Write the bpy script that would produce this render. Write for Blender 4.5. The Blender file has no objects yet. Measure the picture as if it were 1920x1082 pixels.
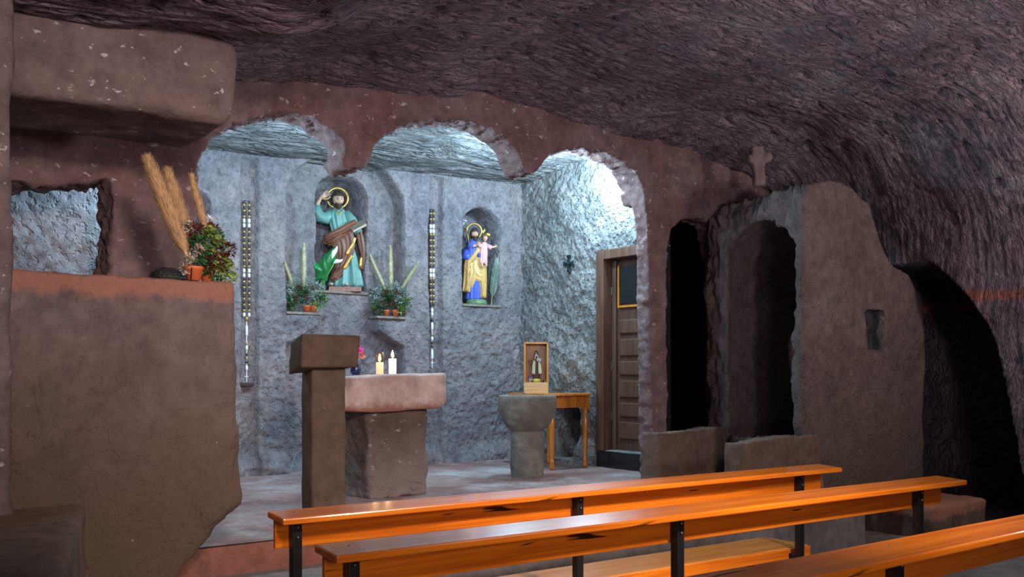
import bpy, bmesh, math, random
import numpy as np
from mathutils import Vector, Matrix
random.seed(7)
rng = np.random.default_rng(11)
SC = bpy.context.scene
C = SC.collection
PI = math.pi

# ------------------------------------------------------------------ camera
TH = math.atan(1800/2340); CT, ST = math.cos(TH), math.sin(TH)
F = 1800.0; HZ = 700.0; CAMZ = 0.93
cd = bpy.data.cameras.new('camera'); cam = bpy.data.objects.new('camera', cd); C.objects.link(cam)
cam.location = (0, 0, CAMZ); cam.rotation_euler = (PI/2, 0, -TH)
cd.sensor_width = 36; cd.lens = 36*F/1920; cd.shift_y = (HZ-541)/1920; cd.clip_start = 0.05
SC.camera = cam
SC.view_settings.view_transform = 'Standard'
SC.view_settings.look = 'None'
SC.view_settings.exposure = 0.0
SC.view_settings.gamma = 1
SC.view_settings.use_curve_mapping = False
w = bpy.data.worlds.new('world'); SC.world = w; w.use_nodes = True
w.node_tree.nodes['Background'].inputs[0].default_value = (0.5, 0.5, 0.6, 1)
w.node_tree.nodes['Background'].inputs[1].default_value = 0.0

def area(name, loc, target, size, energy, col, size_y=None, spread=180):
    l = bpy.data.lights.new(name, 'AREA'); l.energy = energy; l.color = col; l.size = size
    if size_y: l.shape = 'RECTANGLE'; l.size_y = size_y
    l.spread = math.radians(spread)
    o = bpy.data.objects.new(name, l); C.objects.link(o); o.location = loc
    d = Vector(target)-Vector(loc); o.rotation_euler = d.to_track_quat('-Z', 'Y').to_euler()
    return o
COOL = (0.50, 0.80, 1.0)
# led lamps fixed under the chancel ceiling, behind the arch pendants
def bulb(name, loc, energy, col, r=0.05):
    l = bpy.data.lights.new(name, 'POINT'); l.energy = energy; l.color = col; l.shadow_soft_size = r
    o = bpy.data.objects.new(name, l); C.objects.link(o); o.location = loc
    return o
bulb('chancel_lamp', (6.30, 6.74, 2.86), 140, COOL)
bulb('chancel_lamp', (5.42, 6.78, 2.80), 125, COOL)
bulb('chancel_lamp', (3.66, 6.78, 2.76), 92, COOL)
bulb('chancel_lamp', (2.28, 6.85, 2.50), 90, COOL)
# nave: added fill light behind, two ceiling lamps out of view, two more added fills
area('nave_rear_fill', (0.4, -2.6, 1.7), (2.6, 5, 1.5), 1.6, 24, (1.0, 0.88, 0.86), 1.8, spread=80)  # unseen fill added behind the camera to brighten the nave
area('nave_lamp_and_fill', (0.75, 0.7, 2.25), (2.0, 5.4, 1.5), 0.35, 21, (1.0, 0.84, 0.80), spread=66)
area('nave_lamp_and_fill', (8.2, 2.3, 2.35), (7.2, 5.6, 1.6), 0.35, 36, (1.0, 0.88, 0.84))
area('nave_lamp_and_fill', (4.6, 0.6, 1.7), (4.9, 2.6, 3.3), 0.5, 64, (0.95, 0.87, 0.98), spread=150)  # low light added and aimed up to brighten the nave ceiling
area('nave_lamp_and_fill', (3.4, 0.4, 2.3), (3.4, 3.4, 0.2), 0.3, 24, (1.0, 0.86, 0.80), spread=62)  # light added and aimed down to brighten the pews

# ------------------------------------------------------------------ projection helpers (photo measure -> room)
def W(px, py=700, X=None, Y=None, Z=None):
    r = (px-960)/F
    kx, ky, kz = r*CT+ST, -r*ST+CT, (HZ-py)/F
    if X is not None: D = X/kx
    elif Y is not None: D = Y/ky
    else: D = (Z-CAMZ)/kz
    return (D*kx, D*ky, CAMZ+D*kz)
def XZ(px, py, Y): p = W(px, py, Y=Y); return (p[0], p[2])
def YZ(px, py, X): p = W(px, py, X=X); return (p[1], p[2])

# ------------------------------------------------------------------ noise
def _h(i, j, k, s):
    n = (i*374761393 + j*668265263 + k*2147483647 + s*974634777) & 0xffffffff
    n = ((n ^ (n >> 13))*1274126177) & 0xffffffff
    n = (n ^ (n >> 16)) & 0xffffffff
    return n/4294967295.0*2-1
def vnoise(P, s=0):
    P = np.asarray(P, float); I = np.floor(P).astype(np.int64); f = P-I; u = f*f*(3-2*f)
    r = 0
    for a in (0, 1):
        for b in (0, 1):
            for c in (0, 1):
                wgt = (u[:,0] if a else 1-u[:,0])*(u[:,1] if b else 1-u[:,1])*(u[:,2] if c else 1-u[:,2])
                r = r+wgt*_h(I[:,0]+a, I[:,1]+b, I[:,2]+c, s)
    return r
def fbm(P, sc, oct=4, s=0, gain=0.5):
    P = np.asarray(P, float)*np.asarray(sc, float); r = 0; a = 1
    for o in range(oct):
        r = r+a*vnoise(P*2**o+o*17.3, s+o); a *= gain
    return r
def sstep(a, b, x): t = np.clip((x-a)/(b-a), 0, 1); return t*t*(3-2*t)

# ------------------------------------------------------------------ materials
def new_mat(name):
    m = bpy.data.materials.new(name); m.use_nodes = True
    return m, m.node_tree, m.node_tree.nodes['Principled BSDF']
def N(nt, t, **kw):
    n = nt.nodes.new(t)
    for k, v in kw.items():
        if k in n.inputs: n.inputs[k].default_value = v
        else: setattr(n, k, v)
    return n
def plain(name, col, rough=0.5, metal=0, var=0.15, scale=20, bump=0.0, bscale=60, spec=0.5, coat=0, aniso=(1,1,1), trans=0, emit=None, es=0, sub=0):
    m, nt, b = new_mat(name); L = nt.links.new
    tc = N(nt, 'ShaderNodeTexCoord'); mp = N(nt, 'ShaderNodeMapping'); mp.inputs['Scale'].default_value = aniso
    L(tc.outputs['Object'], mp.inputs[0])
    nz = N(nt, 'ShaderNodeTexNoise', Scale=scale, Detail=4.0); L(mp.outputs[0], nz.inputs['Vector'])
    r = N(nt, 'ShaderNodeValToRGB'); L(nz.outputs[0], r.inputs[0])
    c = np.array(col)
    r.color_ramp.elements[0].position = 0.3; r.color_ramp.elements[1].position = 0.7
    r.color_ramp.elements[0].color = (*np.clip(c*(1-var), 0, 1), 1); r.color_ramp.elements[1].color = (*np.clip(c*(1+var), 0, 1), 1)
    L(r.outputs[0], b.inputs['Base Color'])
    b.inputs['Roughness'].default_value = rough; b.inputs['Metallic'].default_value = metal
    b.inputs['Specular IOR Level'].default_value = spec; b.inputs['Coat Weight'].default_value = coat; b.inputs['Coat Roughness'].default_value = 0.08
    b.inputs['Transmission Weight'].default_value = trans
    if sub: b.inputs['Subsurface Weight'].default_value = sub; b.inputs['Subsurface Scale'].default_value = 0.02
    if emit: b.inputs['Emission Color'].default_value = (*emit, 1); b.inputs['Emission Strength'].default_value = es
    if bump:
        n2 = N(nt, 'ShaderNodeTexNoise', Scale=bscale, Detail=3.0); L(mp.outputs[0], n2.inputs['Vector'])
        bp = N(nt, 'ShaderNodeBump', Strength=bump, Distance=0.01); L(n2.outputs[0], bp.inputs['Height']); L(bp.outputs[0], b.inputs['Normal'])
    return m
def rock_mat(name, c1, c2, c3, ridge=(2.2, 15, 2.2), rstr=0.5, rdist=0.05, fine=60, fstr=0.3, speck=0.66, speck_col=(0.42, 0.38, 0.37), band=None, red=(0.26, 0.085, 0.05), low=None, pits=0.0, rough=0.92, groove=None, gstr=0.7, warp=0.35):
    m, nt, b = new_mat(name); L = nt.links.new
    tc = N(nt, 'ShaderNodeTexCoord'); O = tc.outputs['Object']
    # large colour patches
    n1 = N(nt, 'ShaderNodeTexNoise', Scale=1.3, Detail=6.0, Roughness=0.6); L(O, n1.inputs['Vector'])
    r1 = N(nt, 'ShaderNodeValToRGB'); L(n1.outputs[0], r1.inputs[0])
    e = r1.color_ramp.elements; e[0].position = 0.36; e[0].color = (*c1, 1); e[1].position = 0.66; e[1].color = (*c3, 1)
    k = e.new(0.5); k.color = (*c2, 1)
    col = r1.outputs[0]
    n2 = N(nt, 'ShaderNodeTexNoise', Scale=9.0, Detail=8.0, Roughness=0.7); L(O, n2.inputs['Vector'])
    mr = N(nt, 'ShaderNodeMapRange'); mr.inputs[1].default_value = 0.3; mr.inputs[2].default_value = 0.7; mr.inputs[3].default_value = 0.62; mr.inputs[4].default_value = 1.3
    L(n2.outputs[0], mr.inputs[0])
    mx = N(nt, 'ShaderNodeVectorMath', operation='SCALE'); L(col, mx.inputs[0]); L(mr.outputs[0], mx.inputs['Scale']); col = mx.outputs[0]
    if low:   # other colour toward the bottom: (z_top, colour)
        sp = N(nt, 'ShaderNodeSeparateXYZ'); L(O, sp.inputs[0])
        ad = N(nt, 'ShaderNodeMath', operation='MULTIPLY_ADD'); L(n1.outputs[0], ad.inputs[0]); ad.inputs[1].default_value = -1.2; L(sp.outputs[2], ad.inputs[2])
        m2 = N(nt, 'ShaderNodeMapRange'); L(ad.outputs[0], m2.inputs[0]); m2.inputs[1].default_value = low[0]-1.1; m2.inputs[2].default_value = low[0]-0.2; m2.inputs[3].default_value = 0.85; m2.inputs[4].default_value = 0
        mc = N(nt, 'ShaderNodeMix', data_type='RGBA'); L(m2.outputs[0], mc.inputs[0]); L(col, mc.inputs[6]); mc.inputs[7].default_value = (*low[1], 1); col = mc.outputs[2]
    if band:  # red ochre band between heights
        sp = N(nt, 'ShaderNodeSeparateXYZ'); L(O, sp.inputs[0])
        ad = N(nt, 'ShaderNodeMath', operation='MULTIPLY_ADD'); L(n2.outputs[0], ad.inputs[0]); ad.inputs[1].default_value = 0.16; L(sp.outputs[2], ad.inputs[2])
        a1 = N(nt, 'ShaderNodeMapRange'); L(ad.outputs[0], a1.inputs[0]); a1.inputs[1].default_value = band[0]+0.08; a1.inputs[2].default_value = band[0]+0.12; 
        a2 = N(nt, 'ShaderNodeMapRange'); L(ad.outputs[0], a2.inputs[0]); a2.inputs[1].default_value = band[1]+0.06; a2.inputs[2].default_value = band[1]+0.12; a2.inputs[3].default_value = 1; a2.inputs[4].default_value = 0
        mm = N(nt, 'ShaderNodeMath', operation='MULTIPLY'); L(a1.outputs[0], mm.inputs[0]); L(a2.outputs[0], mm.inputs[1])
        m3 = N(nt, 'ShaderNodeMath', operation='MULTIPLY'); L(mm.outputs[0], m3.inputs[0]); m3.inputs[1].default_value = 0.75
        mc = N(nt, 'ShaderNodeMix', data_type='RGBA'); L(m3.outputs[0], mc.inputs[0]); L(col, mc.inputs[6]); mc.inputs[7].default_value = (*red, 1); col = mc.outputs[2]
    # pale mineral specks
    n3 = N(nt, 'ShaderNodeTexNoise', Scale=17.0, Detail=3.0, Roughness=0.65); 
    mps = N(nt, 'ShaderNodeMapping'); mps.inputs['Scale'].default_value = (0.8, 1.3, 1.3); L(O, mps.inputs[0]); L(mps.outputs[0], n3.inputs['Vector'])
    ms = N(nt, 'ShaderNodeMapRange'); L(n3.outputs[0], ms.inputs[0]); ms.inputs[1].default_value = speck; ms.inputs[2].default_value = speck+0.05; ms.inputs[4].default_value = 0.85
    mc = N(nt, 'ShaderNodeMix', data_type='RGBA'); L(ms.outputs[0], mc.inputs[0]); L(col, mc.inputs[6]); mc.inputs[7].default_value = (*speck_col, 1); col = mc.outputs[2]
    L(col, b.inputs['Base Color'])
    b.inputs['Roughness'].default_value = rough; b.inputs['Specular IOR Level'].default_value = 0.25
    # chisel ridges
    dn = N(nt, 'ShaderNodeTexNoise', Scale=1.6, Detail=2.0); L(O, dn.inputs['Vector'])
    dv = N(nt, 'ShaderNodeVectorMath', operation='MULTIPLY_ADD'); L(dn.outputs[1], dv.inputs[0]); dv.inputs[1].default_value = (warp, warp, warp); L(O, dv.inputs[2])
    mp = N(nt, 'ShaderNodeMapping'); mp.inputs['Scale'].default_value = ridge; L(dv.outputs[0], mp.inputs[0])
    rn = N(nt, 'ShaderNodeTexNoise', Scale=1.0, Detail=5.0, Roughness=0.62); L(mp.outputs[0], rn.inputs['Vector'])
    bp = N(nt, 'ShaderNodeBump', Strength=rstr, Distance=rdist); L(rn.outputs[0], bp.inputs['Height'])
    if groove:
        gm = N(nt, 'ShaderNodeMapping'); gm.inputs['Scale'].default_value = groove; L(dv.outputs[0], gm.inputs[0])
        gn = N(nt, 'ShaderNodeTexNoise', Scale=1.0, Detail=2.0, Roughness=0.5, Distortion=0.4); L(gm.outputs[0], gn.inputs['Vector'])
        g1 = N(nt, 'ShaderNodeMath', operation='SUBTRACT'); L(gn.outputs[0], g1.inputs[0]); g1.inputs[1].default_value = 0.5
        g2 = N(nt, 'ShaderNodeMath', operation='ABSOLUTE'); L(g1.outputs[0], g2.inputs[0])
        g3 = N(nt, 'ShaderNodeMapRange'); L(g2.outputs[0], g3.inputs[0]); g3.inputs[1].default_value = 0.0; g3.inputs[2].default_value = 0.07
        gb = N(nt, 'ShaderNodeBump', Strength=gstr, Distance=0.025); L(g3.outputs[0], gb.inputs['Height']); L(bp.outputs[0], gb.inputs['Normal']); bp = gb
    fn = N(nt, 'ShaderNodeTexNoise', Scale=float(fine), Detail=4.0, Roughness=0.7); L(O, fn.inputs['Vector'])
    b2 = N(nt, 'ShaderNodeBump', Strength=fstr, Distance=0.012); L(fn.outputs[0], b2.inputs['Height']); L(bp.outputs[0], b2.inputs['Normal'])
    out = b2.outputs[0]
    if pits:
        vo = N(nt, 'ShaderNodeTexNoise', Scale=26.0, Detail=2.0); L(O, vo.inputs['Vector'])
        mp2 = N(nt, 'ShaderNodeMapRange'); L(vo.outputs[0], mp2.inputs[0]); mp2.inputs[1].default_value = 0.3; mp2.inputs[2].default_value = 0.48
        b3 = N(nt, 'ShaderNodeBump', Strength=pits, Distance=0.02); L(mp2.outputs[0], b3.inputs['Height']); L(out, b3.inputs['Normal']); out = b3.outputs[0]
    L(out, b.inputs['Normal'])
    return m
def wood_mat(name, a, b_, scale=(1.2, 30, 30), rough=0.28, coat=0.6, knots=0.0):
    m, nt, b = new_mat(name); L = nt.links.new
    tc = N(nt, 'ShaderNodeTexCoord'); mp = N(nt, 'ShaderNodeMapping'); mp.inputs['Scale'].default_value = scale; L(tc.outputs['Object'], mp.inputs[0])
    n = N(nt, 'ShaderNodeTexNoise', Scale=1.0, Detail=5.0, Distortion=1.2); L(mp.outputs[0], n.inputs['Vector'])
    r = N(nt, 'ShaderNodeValToRGB'); L(n.outputs[0], r.inputs[0])
    r.color_ramp.elements[0].position = 0.35; r.color_ramp.elements[1].position = 0.62
    r.color_ramp.elements[0].color = (*a, 1); r.color_ramp.elements[1].color = (*b_, 1)
    col = r.outputs[0]
    if knots:
        mk = N(nt, 'ShaderNodeMapping'); mk.inputs['Scale'].default_value = (2.2, 30, 30); L(tc.outputs['Object'], mk.inputs[0])
        k = N(nt, 'ShaderNodeTexNoise', Scale=0.9, Detail=2.0, Distortion=0.6); L(mk.outputs[0], k.inputs['Vector'])
        mr = N(nt, 'ShaderNodeMapRange'); L(k.outputs[0], mr.inputs[0]); mr.inputs[1].default_value = knots; mr.inputs[2].default_value = knots+0.03
        mc = N(nt, 'ShaderNodeMix', data_type='RGBA'); L(mr.outputs[0], mc.inputs[0]); L(col, mc.inputs[6]); mc.inputs[7].default_value = (0.03, 0.008, 0.002, 1); col = mc.outputs[2]
    L(col, b.inputs['Base Color'])
    b.inputs['Roughness'].default_value = rough; b.inputs['Coat Weight'].default_value = coat; b.inputs['Coat Roughness'].default_value = 0.11
    bp = N(nt, 'ShaderNodeBump', Strength=0.08, Distance=0.004); L(n.outputs[0], bp.inputs['Height']); L(bp.outputs[0], b.inputs['Normal'])
    return m

PUR = (0.105, 0.072, 0.078); PUR2 = (0.135, 0.088, 0.088); PUR3 = (0.165, 0.125, 0.125)
M = {}
M['ceil'] = rock_mat('rock_ceiling', (0.15, 0.105, 0.125), (0.20, 0.15, 0.17), (0.26, 0.215, 0.23), ridge=(3.5, 38, 4), rstr=0.8, rdist=0.035, fstr=0.6, speck=0.70, pits=0.4, groove=(6, 34, 6.5), gstr=0.95, warp=0.16, band=(1.60, 1.70), red=(0.36, 0.11, 0.08))
M['arcade'] = rock_mat('rock_arcade', (0.17, 0.088, 0.085), (0.19, 0.115, 0.112), (0.225, 0.155, 0.15), ridge=(4, 4, 5), rstr=0.3, rdist=0.04, fstr=0.5, speck=0.635, speck_col=(0.46, 0.38, 0.37), pits=0.25)
M['lintel'] = rock_mat('rock_lintel', (0.125, 0.082, 0.078), (0.14, 0.098, 0.092), (0.165, 0.125, 0.118), ridge=(7, 6, 16), rstr=0.6, rdist=0.03, fstr=0.5, speck=0.64)
M['block'] = rock_mat('rock_left_block', (0.105, 0.068, 0.064), (0.13, 0.09, 0.085), (0.155, 0.115, 0.11), ridge=(12, 5, 3), rstr=0.45, rdist=0.04, fstr=0.5, speck=0.72, band=(1.29, 1.6), red=(0.30, 0.125, 0.085), low=(0.75, (0.10, 0.065, 0.042)), pits=0.3, groove=(16, 9, 3), gstr=0.2)
M['chwall'] = rock_mat('rock_chancel_wall', (0.17, 0.16, 0.185), (0.23, 0.21, 0.225), (0.29, 0.25, 0.25), ridge=(5, 5, 9), rstr=0.35, rdist=0.04, fine=75, fstr=1.0, speck=0.69, speck_col=(0.09, 0.13, 0.19), pits=0.7)
M['chrough'] = rock_mat('rock_chancel_rough', (0.18, 0.18, 0.18), (0.25, 0.24, 0.235), (0.32, 0.30, 0.29), ridge=(22, 22, 22), rstr=0.9, rdist=0.035, fine=38, fstr=1.0, speck=0.66, speck_col=(0.36, 0.37, 0.37), pits=1.0)
M['chceil'] = rock_mat('rock_chancel_ceiling', (0.17, 0.165, 0.17), (0.23, 0.22, 0.22), (0.29, 0.28, 0.27), ridge=(3, 36, 6), rstr=0.9, rdist=0.04, fstr=0.5, speck=0.7, groove=(4, 30, 6), gstr=0.9)
M['shrine'] = rock_mat('rock_confessional', (0.125, 0.088, 0.08), (0.15, 0.105, 0.098), (0.18, 0.135, 0.128), ridge=(3, 14, 3), rstr=0.45, rdist=0.04, fstr=0.6, speck=0.70, speck_col=(0.30, 0.26, 0.24), pits=0.55, low=(0.6, (0.125, 0.09, 0.075)))
M['bench_rock'] = rock_mat('rock_bench', (0.12, 0.08, 0.06), (0.16, 0.10, 0.075), (0.19, 0.13, 0.10), ridge=(6, 6, 6), rstr=0.4, fstr=0.4, speck=0.7, band=(0.16, 0.5), red=(0.42, 0.19, 0.12))
M['floor_ch'] = rock_mat('floor_chancel_plaster', (0.24, 0.12, 0.11), (0.31, 0.20, 0.185), (0.42, 0.38, 0.37), ridge=(2, 8, 4), rstr=0.12, rdist=0.02, fine=30, fstr=0.08, speck=0.63, speck_col=(0.36, 0.34, 0.33), rough=0.6)
M['floor_nv'] = rock_mat('floor_nave_stone', (0.16, 0.13, 0.12), (0.20, 0.175, 0.165), (0.24, 0.22, 0.21), ridge=(4, 4, 4), rstr=0.2, rdist=0.02, fstr=0.2, speck=0.7, rough=0.75)
M['step'] = rock_mat('step_red', (0.20, 0.075, 0.05), (0.24, 0.10, 0.07), (0.25, 0.13, 0.10), ridge=(4, 4, 9), rstr=0.15, fstr=0.2, speck=0.75)
M['altar_slab'] = rock_mat('altar_slab_pink_tuff', (0.38, 0.27, 0.24), (0.45, 0.34, 0.31), (0.52, 0.42, 0.39), ridge=(2.5, 6, 12), rstr=0.25, rdist=0.03, fine=25, fstr=0.12, speck=0.8, band=(0.55, 0.685), red=(0.20, 0.055, 0.02), rough=0.75)
M['altar_ped'] = rock_mat('altar_pedestal_tuff', (0.065, 0.042, 0.032), (0.09, 0.058, 0.042), (0.13, 0.09, 0.07), ridge=(6, 6, 14), rstr=0.7, rdist=0.05, fstr=0.6, speck=0.62, speck_col=(0.28, 0.24, 0.22), pits=0.4, low=(0.38, (0.24, 0.195, 0.18)))
M['lectern'] = rock_mat('lectern_stone', (0.085, 0.052, 0.033), (0.098, 0.062, 0.041), (0.115, 0.078, 0.055), ridge=(5, 5, 7), rstr=0.12, rdist=0.02, fine=70, fstr=0.2, speck=0.71, speck_col=(0.24, 0.18, 0.14), rough=0.8)
M['font'] = rock_mat('font_stone', (0.15, 0.13, 0.11), (0.185, 0.165, 0.14), (0.22, 0.20, 0.17), ridge=(4, 4, 12), rstr=0.4, rdist=0.04, fine=50, fstr=0.25, speck=0.8)
M['bench_wood'] = wood_mat('varnished_pine', (0.62, 0.125, 0.005), (0.86, 0.225, 0.012), knots=0.70)
M['bench_seat'] = wood_mat('varnished_pine_seat', (0.50, 0.17, 0.02), (0.68, 0.27, 0.05))
M['honey'] = wood_mat('honey_wood', (0.42, 0.13, 0.012), (0.62, 0.22, 0.03), scale=(20, 20, 2))
M['pale'] = wood_mat('pale_pine', (0.55, 0.33, 0.14), (0.66, 0.42, 0.20), scale=(3, 3, 40), rough=0.5, coat=0.1)
M['door'] = wood_mat('door_brown', (0.075, 0.032, 0.02), (0.12, 0.055, 0.034), scale=(20, 20, 2), rough=0.45, coat=0.2)
M['black'] = plain('black_metal', (0.008, 0.008, 0.009), rough=0.4, metal=0.0)
M['steel'] = plain('bolt_steel', (0.25, 0.22, 0.18), rough=0.35, metal=0.9)
M['iron'] = plain('verdigris_iron', (0.008, 0.022, 0.027), rough=0.5, metal=0.4, bump=0.3)
M['skin'] = plain('painted_skin', (0.60, 0.36, 0.25), rough=0.4, var=0.06)
M['hair'] = plain('painted_hair', (0.055, 0.028, 0.016), rough=0.55, bump=0.6, bscale=140)
M['blond'] = plain('painted_curls', (0.20, 0.09, 0.03), rough=0.55, bump=0.6, bscale=140)
M['eye'] = plain('painted_eye', (0.02, 0.015, 0.012), rough=0.2)
M['lip'] = plain('painted_lip', (0.42, 0.13, 0.10), rough=0.4)
M['teal'] = plain('painted_teal_robe', (0.13, 0.30, 0.27), rough=0.45, var=0.1)
M['brown'] = plain('painted_brown_mantle', (0.17, 0.062, 0.032), rough=0.45, var=0.15)
M['gold'] = plain('gold_trim', (0.75, 0.50, 0.12), rough=0.3, metal=0.7, var=0.25, scale=120)
M['halo'] = plain('gilt_halo', (0.55, 0.36, 0.08), rough=0.35, metal=0.6, var=0.4, scale=150)
M['ochre'] = plain('painted_ochre_cloak', (0.62, 0.38, 0.13), rough=0.4, var=0.12)
M['blue'] = plain('painted_blue_tunic', (0.06, 0.10, 0.50), rough=0.45, var=0.12)
M['pink'] = plain('painted_pink_tunic', (0.75, 0.38, 0.45), rough=0.5, var=0.08)
M['page'] = plain('book_pages', (0.62, 0.50, 0.40), rough=0.6, aniso=(1, 1, 60), scale=8)
M['brick'] = plain('statue_base_stone', (0.30, 0.15, 0.12), rough=0.7, var=0.3, scale=60)
M['moss'] = plain('painted_green_base', (0.12, 0.20, 0.10), rough=0.6, var=0.5, scale=50)
M['cream'] = plain('painted_cream_cape', (0.72, 0.70, 0.42), rough=0.5, var=0.1)
M['habit'] = plain('painted_brown_habit', (0.10, 0.035, 0.03), rough=0.5)
M['veil'] = plain('painted_blue_black_veil', (0.015, 0.045, 0.09), rough=0.4)
M['white'] = plain('white_paint', (0.78, 0.78, 0.76), rough=0.5, var=0.04)
M['yellow'] = plain('yellow_base', (0.70, 0.55, 0.08), rough=0.5)
M['terra'] = plain('terracotta_pot', (0.62, 0.14, 0.045), rough=0.6, var=0.12)
M['plume'] = plain('dried_pampas', (0.58, 0.36, 0.18), rough=0.9, var=0.25, scale=30)
M['plume_pale'] = plain('dried_pale_plume', (0.62, 0.60, 0.38), rough=0.9, var=0.2, scale=30)
M['leaf'] = plain('leaf_green', (0.045, 0.16, 0.05), rough=0.5, var=0.5, scale=8)
M['leaf_bright'] = plain('leaf_bright', (0.012, 0.16, 0.04), rough=0.35, var=0.3, scale=8)
M['leaf_lime'] = plain('leaf_lime', (0.22, 0.30, 0.06), rough=0.5, var=0.5, scale=8)
M['leaf_red'] = plain('leaf_dark_red', (0.13, 0.03, 0.02), rough=0.6, var=0.5, scale=8)
M['leaf_grey'] = plain('leaf_silver', (0.30, 0.38, 0.34), rough=0.8, var=0.25, scale=12)
M['dry_white'] = plain('dried_white_flower', (0.42, 0.36, 0.26), rough=0.9, var=0.3, scale=15)
M['cone'] = plain('dark_red_flower', (0.13, 0.04, 0.025), rough=0.7, var=0.4, scale=40)
M['stem'] = plain('stem_green', (0.20, 0.36, 0.10), rough=0.5)
M['lily'] = plain('calla_white', (0.88, 0.90, 0.86), rough=0.4, var=0.03)
def thin_glass(name, tint, gl=0.08):
    m = bpy.data.materials.new(name); m.use_nodes = True; nt = m.node_tree; nt.nodes.clear()
    t = N(nt, 'ShaderNodeBsdfTransparent'); t.inputs[0].default_value = (*tint, 1); g = N(nt, 'ShaderNodeBsdfGlossy'); g.inputs['Roughness'].default_value = 0.06
    x = N(nt, 'ShaderNodeMixShader'); x.inputs[0].default_value = gl; o = N(nt, 'ShaderNodeOutputMaterial')
    nt.links.new(t.outputs[0], x.inputs[1]); nt.links.new(g.outputs[0], x.inputs[2]); nt.links.new(x.outputs[0], o.inputs[0]); return m
M['glass'] = thin_glass('clear_glass', (0.95, 0.97, 0.97), 0.012)
M['shade_rock'] = rock_mat('rock_passage_shade', (0.03, 0.022, 0.02), (0.035, 0.026, 0.024), (0.045, 0.035, 0.03), ridge=(4, 4, 4))  # near-black colour stands in for the shade inside the passage
M['green_glass'] = plain('green_glass', (0.25, 0.75, 0.30), rough=0.05, trans=0.85, var=0.1)
M['wax'] = plain('glowing_wax', (0.85, 0.80, 0.74), rough=0.4, var=0.03, emit=(1.0, 0.80, 0.62), es=1.0)
M['flame'] = plain('candle_flame', (1, 0.6, 0.2), emit=(1.0, 0.62, 0.25), es=14)
M['amber'] = thin_glass('amber_glass', (0.99, 0.86, 0.74), 0.05)
M['navy'] = plain('navy_glazed_vase', (0.01, 0.015, 0.07), rough=0.25)
M['magenta'] = plain('magenta_petals', (0.80, 0.08, 0.45), rough=0.6, var=0.2)
M['peach'] = plain('peach_petals', (0.85, 0.32, 0.12), rough=0.6, var=0.2)
M['lilac'] = plain('lilac_petals', (0.40, 0.16, 0.50), rough=0.6, var=0.3)
M['bead_d'] = plain('bead_dark', (0.05, 0.03, 0.03), rough=0.3)
M['bead_g'] = plain('bead_gold', (0.42, 0.30, 0.12), rough=0.3, metal=0.6)
M['bead_w'] = plain('bead_white', (0.80, 0.84, 0.80), rough=0.3, var=0.03)
M['wicker'] = plain('dark_wicker', (0.018, 0.018, 0.018), rough=0.6, var=0.6, scale=30, bump=1.0, bscale=80)
M['darkglass'] = plain('dark_glass', (0.01, 0.012, 0.014), rough=0.15)
M['stone_cross'] = rock_mat('stone_cross_mat', (0.20, 0.14, 0.135), (0.24, 0.17, 0.16), (0.26, 0.20, 0.19), ridge=(6, 6, 6), rstr=0.3, fstr=0.4, speck=0.75)
M['sill'] = plain('stone_sill', (0.20, 0.17, 0.14), rough=0.85, var=0.3, bump=0.4)

# ------------------------------------------------------------------ mesh helpers: VF = (list of verts, list of faces)
def merge(*vfs):
    V, Fc = [], []
    for v, f in vfs:
        o = len(V); V += [tuple(p) for p in v]; Fc += [tuple(i+o for i in q) for q in f]
    return V, Fc
def xf(vf, loc=(0,0,0), rot=(0,0,0), sc=(1,1,1)):
    from mathutils import Euler
    m = Matrix.Translation(loc) @ Euler(rot).to_matrix().to_4x4() @ Matrix.Diagonal((*sc, 1))
    return [tuple(m @ Vector(p)) for p in vf[0]], vf[1]
def box(x0, x1, y0, y1, z0, z1):
    V = [(x0,y0,z0),(x1,y0,z0),(x1,y1,z0),(x0,y1,z0),(x0,y0,z1),(x1,y0,z1),(x1,y1,z1),(x0,y1,z1)]
    return V, [(0,3,2,1),(4,5,6,7),(0,1,5,4),(1,2,6,5),(2,3,7,6),(3,0,4,7)]
def prism(pts, axis, a, b):
    """pts: polygon in the two other axes; extruded along axis from a to b"""
    def mk(p, t):
        return {'x': (t, p[0], p[1]), 'y': (p[0], t, p[1]), 'z': (p[0], p[1], t)}[axis]
    n = len(pts)
    V = [mk(p, a) for p in pts]+[mk(p, b) for p in pts]
    Fc = [tuple(range(n))[::-1], tuple(range(n, 2*n))]+[(i, (i+1)%n, n+(i+1)%n, n+i) for i in range(n)]
    return V, Fc
def loft(rings, cap=True, closed=True):
    n = len(rings[0]); V = [p for r in rings for p in r]; Fc = []
    for i in range(len(rings)-1):
        for j in range(n if closed else n-1):
            k = (j+1) % n
            Fc.append((i*n+j, i*n+k, (i+1)*n+k, (i+1)*n+j))
    if cap and closed:
        Fc.append(tuple(range(n))[::-1]); Fc.append(tuple((len(rings)-1)*n+j for j in range(n)))
    return V, Fc
def lathe(prof, seg=24, loc=(0,0,0), cap=True):
    return loft([[(loc[0]+r*math.cos(2*PI*j/seg), loc[1]+r*math.sin(2*PI*j/seg), loc[2]+z) for j in range(seg)] for r, z in prof], cap)
def tube(path, rad, seg=8):
    path = [Vector(p) for p in path]; n = len(path)
    if not hasattr(rad, '__len__'): rad = [rad]*n
    rings = []; up = Vector((0.13, 0.21, 1)).normalized()
    for i, p in enumerate(path):
        t = (path[min(i+1, n-1)]-path[max(i-1, 0)]).normalized()
        a = t.cross(up)
        if a.length < 0.15: a = t.cross(Vector((1, 0, 0)))
        a.normalize(); b = t.cross(a)
        rings.append([tuple(p+(a*math.cos(2*PI*j/seg)+b*math.sin(2*PI*j/seg))*rad[i]) for j in range(seg)])
    return loft(rings)
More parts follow.
